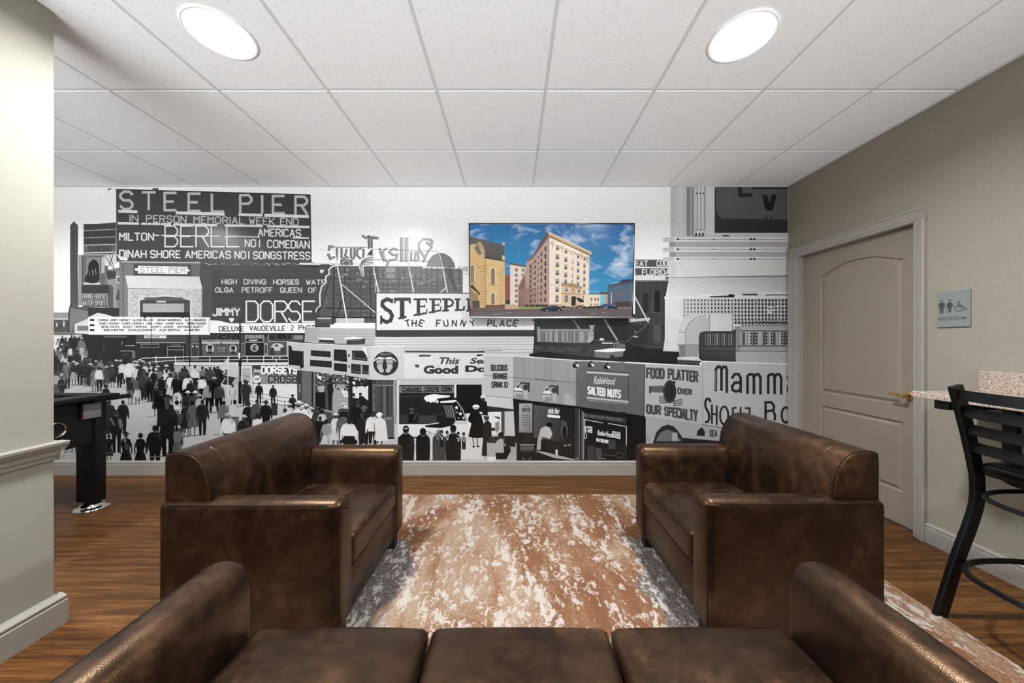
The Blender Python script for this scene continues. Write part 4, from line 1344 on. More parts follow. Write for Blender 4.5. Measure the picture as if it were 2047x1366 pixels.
at(570, 650, 7.588)
Pl([(310, 50), (700, 40), (1370, 45), (1365, 330), (290, 300)], 190)
for k in range(8): L([(310, 88 + k * 32), (1365, 82 + k * 32)], 4, rnd.choice([110, 130, 90]))
Pl([(310, 50), (520, 45), (520, 250), (300, 250)], 172); L([(320, 40), (1370, 44)], 7, 235)
Pl([(470, 190), (720, 205), (725, 230), (560, 215)], 240); Pl([(530, 225), (740, 232), (760, 275), (500, 265)], 60)
Pl([(890, 200), (1030, 178), (1180, 195), (1170, 212), (900, 215)], 242); Pl([(940, 222), (1220, 205), (1210, 290), (930, 290)], 62); R(950, 222, 1150, 240, 110)
Pl([(130, 250), (200, 245), (420, 270), (1330, 305), (1320, 315), (420, 280)], 46)
# corner store fascia
Pl([(40, 258), (330, 282), (1275, 330), (1810, 330), (1815, 830), (1280, 828), (1000, 775), (330, 700), (180, 685), (50, 620)], 196)
Pl([(1285, 335), (1810, 330), (1815, 830), (1285, 828)], 208)
L([(40, 256), (330, 280), (1275, 322), (1810, 328)], 8, 236); L([(1280, 338), (1282, 826)], 4, 176)
Pl([(50, 310), (95, 318), (110, 385), (280, 400), (285, 640), (232, 670), (230, 620), (55, 605)], 30); L([(262, 420), (265, 600)], 8, 90)
for x0, y0, x1, y1 in ((390, 380, 692, 485), (378, 528, 708, 640)):
    Pl([(x0, y0), (x1, y0 + 22), (x1, y1 + 8), (x0, y1 - 18)], 34)
    for k in range(9):
        x = x0 + 22 + (x1 - x0 - 40) * k / 8.0
        L([(x, y0 + 22 + 2 * k), (x + 6, y1 - 26 + 3 * k)], 4, 84)
Pl([(740, 370), (930, 378), (945, 562), (740, 540)], 32); Pl([(742, 575), (940, 592), (938, 715), (742, 690)], 32)
for k in range(5): L([(775 + 34 * k, 410 + 2 * k), (778 + 34 * k, 520 + 2 * k)], 6, 60); L([(775 + 34 * k, 610 + 2 * k), (778 + 34 * k, 670 + 3 * k)], 5, 56)
E(968, 462, 14, 24, 44); E(970, 632, 12, 24, 44)
Pl([(1015, 385), (1230, 392), (1232, 490), (1250, 495), (1248, 550), (1015, 525)], 44); Pl([(1000, 585), (1148, 598), (1148, 752), (1000, 728)], 48); Pl([(1165, 600), (1270, 608), (1268, 752), (1165, 745)], 46)
LL([[(1040, 430), (1040, 500), (1220, 520)], [(1010, 695), (1140, 718)], [(1180, 620), (1180, 710), (1260, 720)]], 6, 150)
Pl([(1160, 340), (1230, 345), (1250, 480), (1190, 400)], 228)
# round shoe emblem
E(1528, 585, 192, 182, 52, 36)
mu.ring(1528, 585, 186, 176, 6, 88, 36)
for sx in (-1, 1):
    f = lambda pts: [(1512 + sx * dx, y) for dx, y in pts]
    Pl(f([(10, 495), (90, 485), (150, 520), (175, 550), (165, 555), (110, 515), (20, 520)]), 226)
    Pl(f([(16, 525), (100, 522), (130, 550), (120, 590), (30, 575)]), 176)
    Pl(f([(20, 580), (112, 595), (120, 640), (70, 720), (30, 725), (12, 690), (38, 640)]), 190)
    L(f([(22, 578), (70, 588), (118, 596)]), 7, 52)
E(1512, 615, 36, 50, 50); E(1512, 510, 10, 10, 200, 10)
T('WALK IN', (1450, 435, 1595, 452), 5, 180)
# shop interior under the fascia
Pl([(180, 690), (330, 702), (1000, 776), (1280, 830), (1690, 835), (1690, 1500), (190, 1500)], 74)
Pl([(190, 690), (250, 700), (250, 1200), (190, 1200)], 66)
for k in range(7): R(205, 900 + k * 32, 240, 914 + k * 32, 170 if k < 4 else 110)
Pl([(255, 705), (430, 718), (430, 1300), (255, 1300)], 112); L([(260, 800), (400, 795)], 5, 70); Pl([(400, 715), (435, 718), (435, 1320), (400, 1320)], 50)
L([(446, 720), (440, 1250)], 16, 150)
Pl([(465, 725), (970, 778), (970, 1420), (465, 1420)], 84)
Pl([(725, 900), (950, 900), (960, 1330), (720, 1330)], 170); Pl([(850, 1000), (935, 900), (960, 1090), (900, 1100)], 226)
for k in range(6): L([(725, 990 + k * 52), (955, 1000 + k * 52)], 4, 132)
for k in range(95):
    x, y = rnd.uniform(470, 960), rnd.uniform(740, 1000)
    E(x, y, rnd.uniform(8, 22), rnd.uniform(6, 18), rnd.choice([28, 36, 60, 140, 220, 120]), 8)
E(520, 790, 34, 22, 232); Pl([(490, 930), (600, 920), (590, 1010), (520, 1025)], 180)
R(465, 1020, 610, 1300, 26); Pl([(640, 900), (715, 880), (740, 990), (710, 1080), (700, 1290), (660, 1290), (650, 1080)], 30); E(680, 850, 26, 28, 36)
Pl([(970, 780), (1270, 826), (1270, 1420), (970, 1420)], 40); Pl([(1025, 910), (1260, 930), (1260, 1140), (1025, 1100)], 224)
for k in range(50):
    x, y = rnd.uniform(1020, 1250), rnd.uniform(810, 950)
    E(x, y, rnd.uniform(8, 24), rnd.uniform(6, 16), rnd.choice([30, 40, 60, 180, 235]), 8)
Pl([(1000, 905), (1265, 895), (1265, 925), (1000, 935)], 40)
E(1143, 1050, 22, 26, 40); Pl([(1120, 1080), (1175, 1075), (1250, 1140), (1250, 1300), (1120, 1300)], 32); E(1040, 1060, 24, 30, 50)
R(1265, 830, 1320, 1500, 26); R(1320, 840, 1640, 1500, 88); R(1330, 850, 1640, 890, 56); T('SHOES', (1380, 856, 1620, 884), 5, 120); L([(1325, 915), (1640, 915)], 9, 160)
for k in range(6): R(1345 + k * 50, 930, 1372 + k * 50, 1420, rnd.choice([60, 110, 74, 50])); 
for k in range(30): L([(1345, 940 + k * 14), (1355, 950 + k * 14)], 5, rnd.choice([60, 180]))
R(1640, 840, 1690, 1500, 142); R(1655, 840, 1668, 1500, 186)
at(590, 800, 9.305)
R(1640, 300, 1840, 375, 74); T('SHOES', (1652, 320, 1812, 362), 9, 160); R(1640, 380, 1840, 700, 100); for_ = None
Pl([(1640, 700), (1850, 690), (1850, 720), (1640, 730)], 30)
Pl([(480, 160), (840, 235), (840, 265), (480, 200)], 150)

# --- candy store front
at(790, 690, 5.691)
Pl([(100, 20), (1215, 20), (1215, 60), (100, 60)], 200); L([(115, 75), (1010, 78)], 17, 52); L([(730, 78), (1215, 62)], 6, 60)
Pl([(105, 92), (1010, 95), (1010, 385), (105, 390)], 222)
L([(20, 390), (1010, 385)], 5, 150)
Pl([(22, 395), (1010, 388), (1010, 1040), (22, 1040)], 198); Pl([(22, 400), (60, 400), (60, 1060), (22, 1060)], 214)
Pl([(262, 123), (285, 110), (405, 112), (405, 132), (285, 134)], 62); L([(300, 122), (400, 122)], 5, 110); Pl([(918, 122), (945, 104), (1000, 106), (1000, 120), (945, 130)], 62)
B('This', ((480, 140), (720, 140), (720, 218), (480, 218)), 66, 0.035, 0.35); B('Sea', ((845, 145), (1060, 145), (1060, 214), (845, 214)), 66, 0.035, 0.35)
B('Good', (322, 232, 718, 330), 54, 0.06); B('Dogs', (796, 232, 1200, 330), 54, 0.06); B('"', (235, 222, 280, 258), 60, 0.04, -0.4)
for x in (430, 490, 578, 680, 945): E(x, 236, 6, 6, 60, 8)
R(45, 455, 672, 905, 40); R(672, 450, 695, 600, 226); R(695, 450, 985, 780, 24)
R(48, 470, 668, 545, 128); T('CARAMEL', (85, 485, 312, 528), 11, 42); T('CRISPIE', (335, 482, 502, 526), 10, 42); T('CORN', (528, 480, 638, 522), 11, 42); LL([[(85, 536), (312, 532)], [(335, 532), (502, 530)], [(528, 528), (638, 526)]], 7, 42)
L([(50, 590), (420, 575)], 8, 62); R(150, 700, 215, 870, 22); R(160, 715, 215, 745, 80); R(165, 755, 215, 785, 84); R(60, 790, 150, 890, 60); Pl([(200, 850), (250, 760), (262, 765), (215, 860)], 76); R(270, 800, 470, 890, 70); R(420, 770, 560, 800, 52)
Pl([(100, 885), (180, 865), (250, 890)], 24)
R(35, 900, 830, 1040, 226)
Pl([(325, 610), (345, 580), (440, 558), (520, 570), (620, 575), (625, 590), (530, 610), (470, 625), (445, 660), (425, 645), (400, 660), (385, 640), (360, 650), (345, 630)], 242)
Pl([(445, 650), (480, 610), (600, 595), (700, 600), (760, 700), (820, 860), (685, 860), (690, 750), (650, 690), (540, 680), (470, 668)], 26)
Pl([(512, 640), (690, 625), (700, 640), (660, 655), (512, 658)], 240); L([(700, 640), (765, 730), (808, 860)], 8, 200)
def star(x, y, r):
    Pl([(x + (r if k % 2 == 0 else r * 0.42) * math.sin(PI * k / 5), y - (r if k % 2 == 0 else r * 0.42) * math.cos(PI * k / 5)) for k in range(10)], 245)
star(477, 643, 26); star(698, 712, 24); star(742, 782, 24); star(777, 830, 18); star(745, 733, 9); star(704, 764, 10); star(722, 833, 10)
Pl([(540, 680), (650, 690), (690, 750), (690, 830), (590, 825)], 60)
for k in range(4): L([(555 + k * 28, 688), (580 + k * 26, 745), (592 + k * 26, 820)], 9, 150)
Pl([(340, 915), (500, 885), (560, 830), (680, 830), (685, 870), (640, 920), (520, 945), (345, 935)], 34); Pl([(340, 905), (490, 882), (500, 890), (350, 915)], 225)
Pl([(815, 780), (1010, 770), (1010, 1060), (830, 1060), (825, 860)], 232); L([(818, 860), (822, 1190)], 9, 216)
Pl([(340, 960), (430, 985), (430, 1130), (380, 1100)], 214); LL([[(350, 980), (415, 1000)], [(355, 1005), (415, 1025)]], 7, 130); R(430, 990, 500, 1110, 220)
LL([[(430, 1010), (480, 1022)], [(430, 1040), (480, 1052)], [(430, 1065), (480, 1075)]], 7, 90)
E(560, 1060, 100, 12, 120); Pl([(30, 1075), (330, 1030), (330, 1045), (30, 1090)], 40)
Pl([(20, 1095), (820, 1085), (1010, 1000), (1010, 1300), (20, 1300)], 214)
# beach scene between the stores
R(1040, 690, 1225, 790, 60); R(1045, 760, 1225, 1020, 228); Pl([(1110, 810), (1190, 820), (1190, 850)], 60); Pl([(1135, 890), (1180, 860), (1190, 960), (1150, 1010)], 140); R(1205, 730, 1245, 1020, 84); R(1075, 940, 1140, 978, 60)
# --- dark middle: roofs, fence, hatch
at(1050, 620, 7.311)
Pl([(135, 60), (2040, 60), (2040, 800), (120, 800)], 38)
Pl([(80, 140), (140, 140), (140, 175)], 34)
R(1510, 60, 2040, 560, 58); R(1870, 90, 1985, 480, 84); R(1510, 180, 1800, 500, 46)
for k in range(40):
    x, y = rnd.uniform(1000, 2000), rnd.uniform(180, 560)
    L([(x, y), (x + rnd.uniform(-60, 60), y + rnd.uniform(-40, 40))], rnd.choice([4, 7]), rnd.choice([30, 56, 66, 74]))
R(175, 290, 950, 480, 132); L([(175, 290), (990, 290)], 20, 150); R(172, 250, 210, 470, 150)
for k in range(30):
    x = 205 + k * 25.5
    L([(x, 318), (x + 2, 466)], rnd.choice([6, 10, 14]), rnd.choice([84, 96, 176, 196, 110]))
R(205, 405, 940, 460, 168) if False else None
R(945, 235, 1000, 440, 160); R(935, 222, 1020, 240, 176); R(975, 290, 992, 312, 50); Pl([(930, 385), (1000, 385), (990, 430), (960, 470), (900, 478)], 176)
Pl([(125, 462), (1300, 500), (1300, 700), (110, 640)], 62); Pl([(125, 462), (1000, 490), (1000, 540), (125, 520)], 52)
for k in range(12): E(170 + k * 70, 560 + (k % 3) * 20, 45, 20, rnd.choice([74, 44, 70, 84]), 10)
Pl([(60, 640), (300, 610), (1000, 690), (1450, 640), (1500, 540), (2040, 580), (2040, 790), (900, 730), (60, 675)], 28)
L([(850, 540), (850, 640)], 10, 34)
L([(700, 140), (800, 285)], 22, 150); L([(1160, 140), (1340, 440)], 26, 165); L([(1690, 0), (1760, 105)], 22, 226); L([(1780, 150), (1800, 185)], 20, 220)
Pl([(1510, 125), (1825, 108), (1825, 145), (1640, 170), (1510, 178)], 196); E(1650, 130, 14, 12, 70); E(1575, 150, 12, 8, 70)
L([(1480, 470), (1800, 195)], 10, 110); Pl([(1570, 375), (1655, 395), (1640, 405), (1580, 392)], 210); E(1610, 318, 14, 6, 190); L([(1770, 520), (1810, 400)], 10, 74)
Pl([(1080, 440), (1100, 408), (1155, 422), (1140, 448)], 220); L([(1020, 450), (1480, 460)], 8, 110); L([(1380, 490), (1640, 525)], 8, 120); Pl([(1110, 475), (1290, 475), (1280, 495), (1130, 495)], 205)
L([(1300, 490), (1300, 560)], 9, 190); L([(1300, 490), (1370, 478)], 9, 220); R(1320, 500, 1500, 565, 110); L([(1460, 590), (1500, 530)], 9, 200)
Pl([(1010, 590), (1240, 560), (1480, 570), (1440, 600), (1215, 618), (1015, 605)], 240); Pl([(1010, 605), (1215, 618), (1440, 600), (1420, 680), (1200, 705), (1015, 690)], 118); E(1270, 680, 40, 20, 40)
R(1540, 530, 2010, 560, 74)

# --- tall white building on the right
at(1250, 370, 4.879)
R(95, 728, 430, 935, 226); Pl([(95, 728), (430, 730), (430, 800), (95, 798)], 84); Pl([(95, 812), (430, 815), (430, 884), (95, 880)], 84)
T('EAT', (100, 742, 218, 792), 11, 214); T('COUNTY', (308, 740, 520, 790), 11, 214); T('FLORIDA', (166, 826, 428, 876), 11, 214); L([(95, 835), (95, 870)], 10, 200)
L([(95, 806), (420, 808)], 9, 226); R(95, 886, 400, 935, 222); R(390, 895, 420, 925, 110)
R(95, 930, 428, 1366, 64); L([(95, 940), (425, 935)], 12, 110)
for k in range(5): L([(150 + k * 64, 960), (150 + k * 64, 1360)], 4, 88)
R(175, 1060, 222, 1240, 22); R(285, 1040, 340, 1235, 20); E(312, 1050, 30, 16, 30); E(312, 1232, 28, 14, 30)
for k in range(26):
    for x0, n in ((182, 5), (298, 5)):
        E(x0 + (k % n) * 9, 1072 + k * 6.3, 2.4, 2.4, 150 if x0 < 200 else 84, 6)
L([(255, 1120), (255, 1245), (350, 1245)], 4, 110); L([(95, 1095), (225, 1340)], 12, 222); Pl([(40, 1310), (240, 1295), (238, 1320), (40, 1340)], 196)
R(440, 20, 1600, 520, 208)
mu.G([(445, 20), (560, 20), (560, 500), (445, 500)], [196, 214, 214, 200]); R(560, 20, 600, 500, 204); R(598, 20, 628, 500, 142); R(628, 20, 650, 500, 172); R(650, 20, 690, 500, 150) if False else R(650, 20, 668, 500, 150)
R(668, 20, 700, 490, 208); R(700, 20, 735, 490, 222); R(735, 20, 775, 490, 214)
for x in (703, 736, 772): L([(x, 20), (x, 440)], 5, 66)
for x in (690, 724, 758): E(x, 482, 11, 13, 46); E(x + 4, 82, 7, 8, 50); E(x, 438, 5, 7, 60)
R(790, 20, 868, 490, 218); L([(868, 20), (868, 470)], 3, 150)
R(872, 24, 1600, 468, 58)
Pl([(885, 20), (1600, 20), (1600, 335), (960, 335), (925, 322), (898, 290), (885, 240)], 98); L([(890, 250), (905, 295), (930, 320), (965, 330), (1600, 338)], 6, 70)
R(1230, 20, 1600, 42, 44)
L([(1120, 20), (1120, 100), (1225, 100)], 38, 36); Pl([(1330, 98), (1385, 98), (1405, 180), (1425, 95), (1478, 95), (1435, 248), (1370, 248)], 34)
E(1372, 318, 10, 14, 54); E(1420, 318, 10, 14, 54)
Pl([(365, 520), (430, 510), (1600, 505), (1600, 1120), (385, 1120), (430, 900), (430, 560), (365, 556)], 224)
L([(660, 500), (770, 500)], 8, 60); E(980, 496, 40, 7, 60)
for y in (530, 628, 722):
    Pl([(365, y - 14), (470, y - 22), (1600, y - 22), (1600, y + 18), (430, y + 22), (365, y + 24)], 226)
    Pl([(365, y - 14), (470, y - 20), (470, y + 20), (365, y + 26)], 206)
    L([(500, y), (1600, y + 2)], 4, 90); E(513, y, 14, 9, 40); E(1224, y, 14, 10, 44); E(1258, y, 14, 10, 44); E(865, y, 9, 6, 80)
    if y < 700: R(430, y + 26, 1600, y + 74, 186); R(430, y + 26, 490, y + 74, 158)
Pl([(420, 750), (1600, 745), (1600, 890), (420, 905)], 222); R(440, 760, 496, 900, 212); L([(420, 905), (1600, 888)], 9, 84)
mu.G([(425, 905), (1600, 892), (1600, 1090), (425, 1100)], [206, 186, 214, 222])
L([(425, 1098), (700, 1090)], 5, 120)
Pl([(385, 1090), (560, 1105), (1600, 1095), (1600, 1366), (560, 1366), (385, 1366)], 214)
L([(385, 1100), (1600, 1092)], 20, 226); L([(720, 1075), (1000, 1075)], 14, 232); Pl([(820, 1085), (1065, 1075), (1060, 1098), (830, 1098)], 60); R(1005, 1066, 1062, 1098, 40); Pl([(1130, 1062), (1290, 1060), (1290, 1078), (1150, 1078)], 70); R(1290, 1040, 1600, 1068, 226); Pl([(1365, 1070), (1600, 1066), (1600, 1076), (1370, 1078)], 60)
R(385, 1110, 555, 1500, 222); L([(428, 1120), (428, 1500)], 4, 180); L([(535, 1120), (535, 1500)], 4, 190)
R(560, 1112, 1600, 1640, 196)
for i in range(31):                       # pierced screen
    x = 578 + i * 33.0
    L([(x + 16, 1115), (x + 16, 1380)], 7, 214)
    for j in range(8):
        y = 1125 + j * 37.0 + (i % 3)
        if y > 1372: continue
        r_ = 7 + min(6, i * 0.28)
        E(x, y, r_, r_ + 2.5, 70 if i % 7 else 110, 8)
for k in range(10): E(rnd.uniform(1320, 1560), rnd.uniform(1180, 1245), 16, 6, 232, 8)
at(1250, 640, 4.712)
Pl([(375, -20), (520, -20), (500, 295), (355, 290), (370, 200)], 216); L([(400, -20), (400, 210)], 4, 180); L([(360, 220), (500, 225)], 5, 196); L([(355, 292), (500, 296)], 5, 160)
Pl([(0, 220), (355, 295), (510, 300), (700, 380), (700, 430), (0, 400)], 30)
for i in range(15):
    x = 1040 + i * 33
    for j in range(3):
        E(x, 22 + j * 35, 12, 12, 70, 8)
R(690, 95, 1040, 400, 66); mu.G([(690, 250), (1040, 250), (1040, 400), (690, 400)], [78, 96, 70, 40])
for k in range(13): L([(755 + k * 22, 130), (755 + k * 22, 240)], 8, 110 + (k % 3) * 34)
L([(690, 245), (1040, 248)], 8, 44); L([(690, 290), (1040, 296)], 6, 48)
R(1040, 55, 1600, 410, 176); R(1040, 40, 1080, 300, 150); R(1020, 40, 1082, 58, 226)
L([(1080, 100), (1600, 104)], 10, 60); L([(1080, 92), (1600, 96)], 6, 214)
for k in range(9):
    x = 1105 + k * 48
    R(x, 115, x + 22, 235, 196 if k % 2 else 96); L([(x, 115), (x, 235)], 5, 70)
    if k % 3: [E(x + 32, 128 + j * 30, 9, 12, 50, 8) for j in range(4)]
L([(1060, 245), (1600, 245)], 10, 84); L([(1040, 292), (1600, 298)], 5, 90); R(1040, 300, 1600, 408, 186); L([(1040, 408), (1600, 412)], 7, 74)
# big bent duct
Pl([(500, 90), (520, 20), (560, -30), (640, -60), (800, -60), (1010, -60), (1010, 105), (740, 105), (705, 118), (692, 150), (690, 235), (495, 232), (495, 110)], 206)
Pl([(560, 230), (560, 110), (580, 60), (620, 10), (700, -20), (792, -20), (792, 100), (740, 103), (702, 118), (690, 150), (690, 235)], 190)
R(800, -55, 1005, 103, 214); L([(792, -60), (792, 100)], 6, 130); L([(1008, -60), (1008, 105)], 5, 110); LL([[(500, 115), (570, 122)], [(495, 232), (690, 235)], [(570, 130), (570, 230)], [(565, 110), (600, 30), (660, -20), (760, -40)]], 5, 110)
Pl([(495, 236), (692, 236), (685, 350), (510, 350)], 158); Pl([(510, 236), (560, 236), (565, 350), (520, 350)], 130); Pl([(490, 350), (680, 345), (720, 385), (490, 400)], 214)
Pl([(490, 372), (700, 385), (700, 432), (490, 430)], 74)
# fascia with the neon words
Pl([(0, 392), (185, 405), (700, 435), (715, 385), (750, 385), (1600, 415), (1600, 1060), (1000, 1025), (720, 990), (185, 905)], 190)
Pl([(722, 385), (1600, 415), (1600, 1060), (740, 995)], 196); L([(0, 398), (190, 408), (700, 436), (720, 390), (1600, 415)], 11, 236)
L([(728, 400), (732, 990)], 5, 150)
def neon(txt, q, w, x=0):
    T(txt, tuple((a + 5, b + 4) for a, b in q), w + 4, 120); T(txt, q, w, 52); T(txt, tuple((a - 3, b - 3) for a, b in q), 3.2, 140)
neon('FOOD', ((200, 455), (358, 462), (358, 545), (200, 540)), 17); neon('PLATTER', ((405, 462), (675, 488), (675, 578), (405, 548)), 16)
neon('OUR', ((200, 800), (325, 812), (325, 885), (200, 872)), 17); neon('SPECIALTY', ((370, 820), (672, 852), (672, 950), (370, 890)), 15)
Pl([(225, 622), (360, 618), (360, 685), (245, 680), (238, 695), (222, 690)], 104); L([(228, 625), (232, 690)], 9, 44)
E(418, 675, 62, 106, 66); E(418, 678, 42, 84, 48); mu.ring(418, 675, 58, 104, 7, 36); Pl([(440, 580), (470, 575), (472, 600), (450, 605)], 50)
neon('OVER', ((492, 640), (618, 655), (618, 700), (492, 692)), 11)
for k in range(4): L([(320, 722 + k * 20), (400, 735 + k * 14)], 8, 60); L([(450, 765 + k * 14), (535, 745 + k * 18)], 8, 60)
at(1250, 640, 4.712)
nl = 48
LL([[(850, 665), (850, 470), (868, 440), (888, 440), (905, 470), (905, 660)], [(905, 470), (920, 442), (945, 442), (955, 470), (955, 680)]], 26, nl)
LL([[(1005, 545), (1030, 510), (1065, 510), (1085, 545), (1085, 680)], [(1085, 590), (1030, 590), (1005, 625), (1010, 660), (1040, 675), (1080, 660)]], 26, nl)
for x in (1150, 1345):
    LL([[(x, 690), (x, 530), (x + 18, 512), (x + 45, 512), (x + 60, 540), (x + 60, 690)], [(x + 60, 540), (x + 78, 512), (x + 105, 512), (x + 122, 545), (x + 122, 695)]], 26, nl)
LL([[(1530, 550), (1550, 515), (1590, 515)], [(1590, 600), (1540, 605), (1530, 650), (1560, 690), (1600, 680)]], 26, nl)
LL([[(845, 480), (845, 660)], [(888, 460), (888, 650)]], 4, 226); L([(965, 680), (1030, 682)], 4, 226)
LL([[(800, 770), (788, 742), (765, 745), (752, 775), (755, 820), (785, 880), (790, 930), (775, 960), (755, 962)]], 22, nl)
LL([[(815, 800), (815, 975)], [(860, 810), (860, 985)], [(815, 885), (860, 890)]], 19, nl)
mu.ring(930, 900, 38, 84, 19, nl)
LL([[(1012, 830), (1012, 960), (1025, 990), (1050, 990)], [(1012, 832), (1040, 825)], [(1085, 825), (1085, 1000)]], 18, nl)
LL([[(1130, 830), (1170, 832), (1170, 930)]], 18, nl)
LL([[(1320, 770), (1320, 960)], [(1320, 775), (1375, 775), (1400, 810), (1395, 850), (1320, 862)], [(1395, 865), (1410, 900), (1405, 940)]], 24, nl)
mu.ring(1510, 895, 38, 72, 22, nl)
# arch opening and lower fascia
Pl([(190, 905), (715, 985), (1000, 1030), (1600, 1062), (1600, 1400), (190, 1400)], 176)
Pl([(255, 1400), (262, 1150), (290, 1060), (340, 1005), (400, 985), (455, 1000), (500, 1050), (545, 1120), (545, 1400)], 50)
Pl([(285, 1400), (290, 1130), (330, 1060), (395, 1030), (450, 1050), (520, 1130), (520, 1400)], 120); R(440, 1060, 490, 1150, 176); R(290, 1140, 540, 1400, 60)
Pl([(545, 1110), (1000, 1150), (1600, 1170), (1600, 1400), (545, 1400)], 44)
L([(720, 985), (1000, 1028), (1600, 1060)], 8, 110); Pl([(670, 1090), (680, 1040), (720, 1010), (750, 1050), (745, 1095)], 44)
T('SEA', (795, 1042, 862, 1095), 11, 74); T('FOOD', (900, 1048, 1010, 1108), 11, 74)
# dark doorway with script
R(0, 905, 188, 1400, 20); L([(160, 920), (160, 1090)], 3, 84); L([(8, 1000), (8, 1190)], 5, 205)
B('Home', ((20, 1090), (120, 1095), (120, 1145), (20, 1140)), 170, 0.02, 0.2); B('Made', ((130, 1095), (230, 1095), (230, 1140), (130, 1140)), 150, 0.01, 0.2); T('CANDY', (50, 1175, 210, 1205), 6, 176)
E(85, 1270, 32, 24, 226); E(40, 1308, 26, 15, 214); E(78, 1318, 16, 20, 200); E(130, 1300, 24, 22, 180)

# --- grey corner store with globe lamps
at(930, 650, 4.878)
Pl([(0, 265), (640, 262), (660, 300), (180, 300), (0, 290)], 222) if False else None
Pl([(180, 290), (470, 300), (470, 710), (185, 690)], 198); Pl([(466, 300), (1085, 345), (1085, 800), (466, 720)], 160); Pl([(1080, 345), (1752, 375), (1742, 890), (1080, 800)], 108)
L([(180, 292), (470, 302), (1085, 346), (1330, 352), (1752, 378)], 9, 232)
for k in range(14):
    x = 480 + k * 43
    L([(x, 320 + k * 3), (x, 500 + k * 3)], rnd.choice([8, 16, 22]), rnd.choice([154, 166, 168]))
for k in range(12): E(rnd.uniform(1110, 1720), rnd.uniform(380, 840), rnd.uniform(16, 40), rnd.uniform(20, 50), rnd.choice([104, 113, 116]), 12)
L([(180, 490), (680, 530), (1085, 565)], 4, 90); L([(680, 528), (880, 548)], 7, 50)
Pl([(205, 690), (470, 715), (470, 820), (215, 790)], 206); L([(190, 690), (470, 716)], 5, 120); Pl([(200, 790), (470, 822), (470, 840), (200, 850)], 50)
for y, t_, x0, x1 in ((415, 'DELICIOUS', 255, 410), (497, 'ORANGE', 275, 410), (580, 'DRINK 10', 262, 412)):
    T(t_, (x0, y - 22, x1, y + 28), 12, 84); T(t_, (x0 - 4, y - 26, x1 - 4, y + 24), 5, 60)
for ox_, oy_ in ((0, 0), (282, 30)):
    Pl([(606 + ox_, 560 + oy_), (628 + ox_, 560 + oy_), (628 + ox_, 655 + oy_), (612 + ox_, 650 + oy_)], 62); E(588 + ox_, 608 + oy_, 28, 28, 70); L([(615 + ox_, 575 + oy_), (560 + ox_, 562 + oy_), (520 + ox_, 578 + oy_), (512 + ox_, 605 + oy_)], 17, 66); L([(508 + ox_, 585 + oy_), (530 + ox_, 568 + oy_)], 8, 226)
    E(513 + ox_, 672 + oy_, 47, 50, 120); E(512 + ox_, 670 + oy_, 44, 46, 188); E(522 + ox_, 694 + oy_, 34, 24, 150); Pl([(468 + ox_, 632 + oy_), (490 + ox_, 612 + oy_), (545 + ox_, 615 + oy_), (560 + ox_, 640 + oy_), (515 + ox_, 648 + oy_)], 230); L([(475 + ox_, 642 + oy_), (555 + ox_, 648 + oy_)], 8, 60)
    Pl([(560 + ox_, 640 + oy_), (610 + ox_, 640 + oy_), (605 + ox_, 720 + oy_), (580 + ox_, 720 + oy_)], 186)
Pl([(960, 690), (1000, 660), (1080, 760), (1060, 780), (960, 770)], 178)
Pl([(465, 720), (1060, 790), (1750, 890), (1750, 1400), (500, 1400)], 34)
Pl([(465, 718), (1085, 792), (1750, 888), (1750, 905), (1060, 820), (480, 740)], 26)
R(525, 765, 655, 1050, 172); mu.G([(525, 765), (655, 770), (655, 1050), (525, 1050)], [176, 166, 120, 150])
T('TOFFEE', (552, 815, 635, 845), 8, 84); L([(560, 810), (595, 785), (632, 808)], 6, 84)
for k in range(5): L([(555, 880 + k * 24), (632, 882 + k * 24)], 7, 96)
R(656, 770, 668, 1080, 30); mu.G([(668, 780), (920, 810), (930, 1140), (668, 1100)], [96, 74, 50, 84])
B('Milk Bar', (805, 815, 918, 865), 226, 0.03, 0.15); Pl([(802, 872), (925, 885), (925, 908), (802, 898)], 242)
R(935, 810, 1060, 1300, 40); E(965, 1030, 34, 90, 100); E(968, 1045, 22, 70, 24); E(955, 960, 26, 34, 84)
R(1068, 810, 1120, 1320, 64); L([(1112, 830), (1112, 1310)], 6, 140); L([(1140, 840), (1140, 1310)], 12, 120); L([(1155, 850), (1155, 1310)], 5, 190)
R(1160, 850, 1560, 1320, 36); Pl([(1160, 855), (1560, 905), (1560, 960), (1160, 905)], 62); T('WE MAKE EVERY POUND FRESH', ((1165, 868), (1535, 918), (1535, 938), (1165, 892)), 5, 120)
L([(1165, 1050), (1165, 922), (1340, 955)], 6, 230); L([(1395, 960), (1572, 990)], 6, 230); L([(1572, 990), (1572, 1170)], 6, 230); mu.ring(1172, 1080, 10, 28, 5, 226)
L([(1565, 920), (1565, 1310)], 6, 90)
Pl([(1168, 988), (1238, 990), (1238, 1055), (1168, 1040)], 214); T('10', (1180, 1000, 1190, 1030), 6, 60); T('HOT', (1195, 1004, 1230, 1022), 4, 60); L([(1178, 1034), (1230, 1044)], 4, 70)
Pl([(1432, 1035), (1512, 1045), (1512, 1112), (1430, 1095)], 214); T('NUTS', (1442, 1048, 1502, 1066), 4, 60); L([(1440, 1078), (1500, 1090)], 5, 70)
B('Robin', ((1285, 1025), (1360, 1040), (1360, 1085), (1285, 1075)), 232, 0.03, 0.2); B('Hood', ((1365, 1035), (1430, 1050), (1430, 1098), (1365, 1085)), 232, 0.03, 0.2); T('SALTED NUTS', ((1280, 1105), (1412, 1128), (1412, 1158), (1280, 1132)), 7, 228)
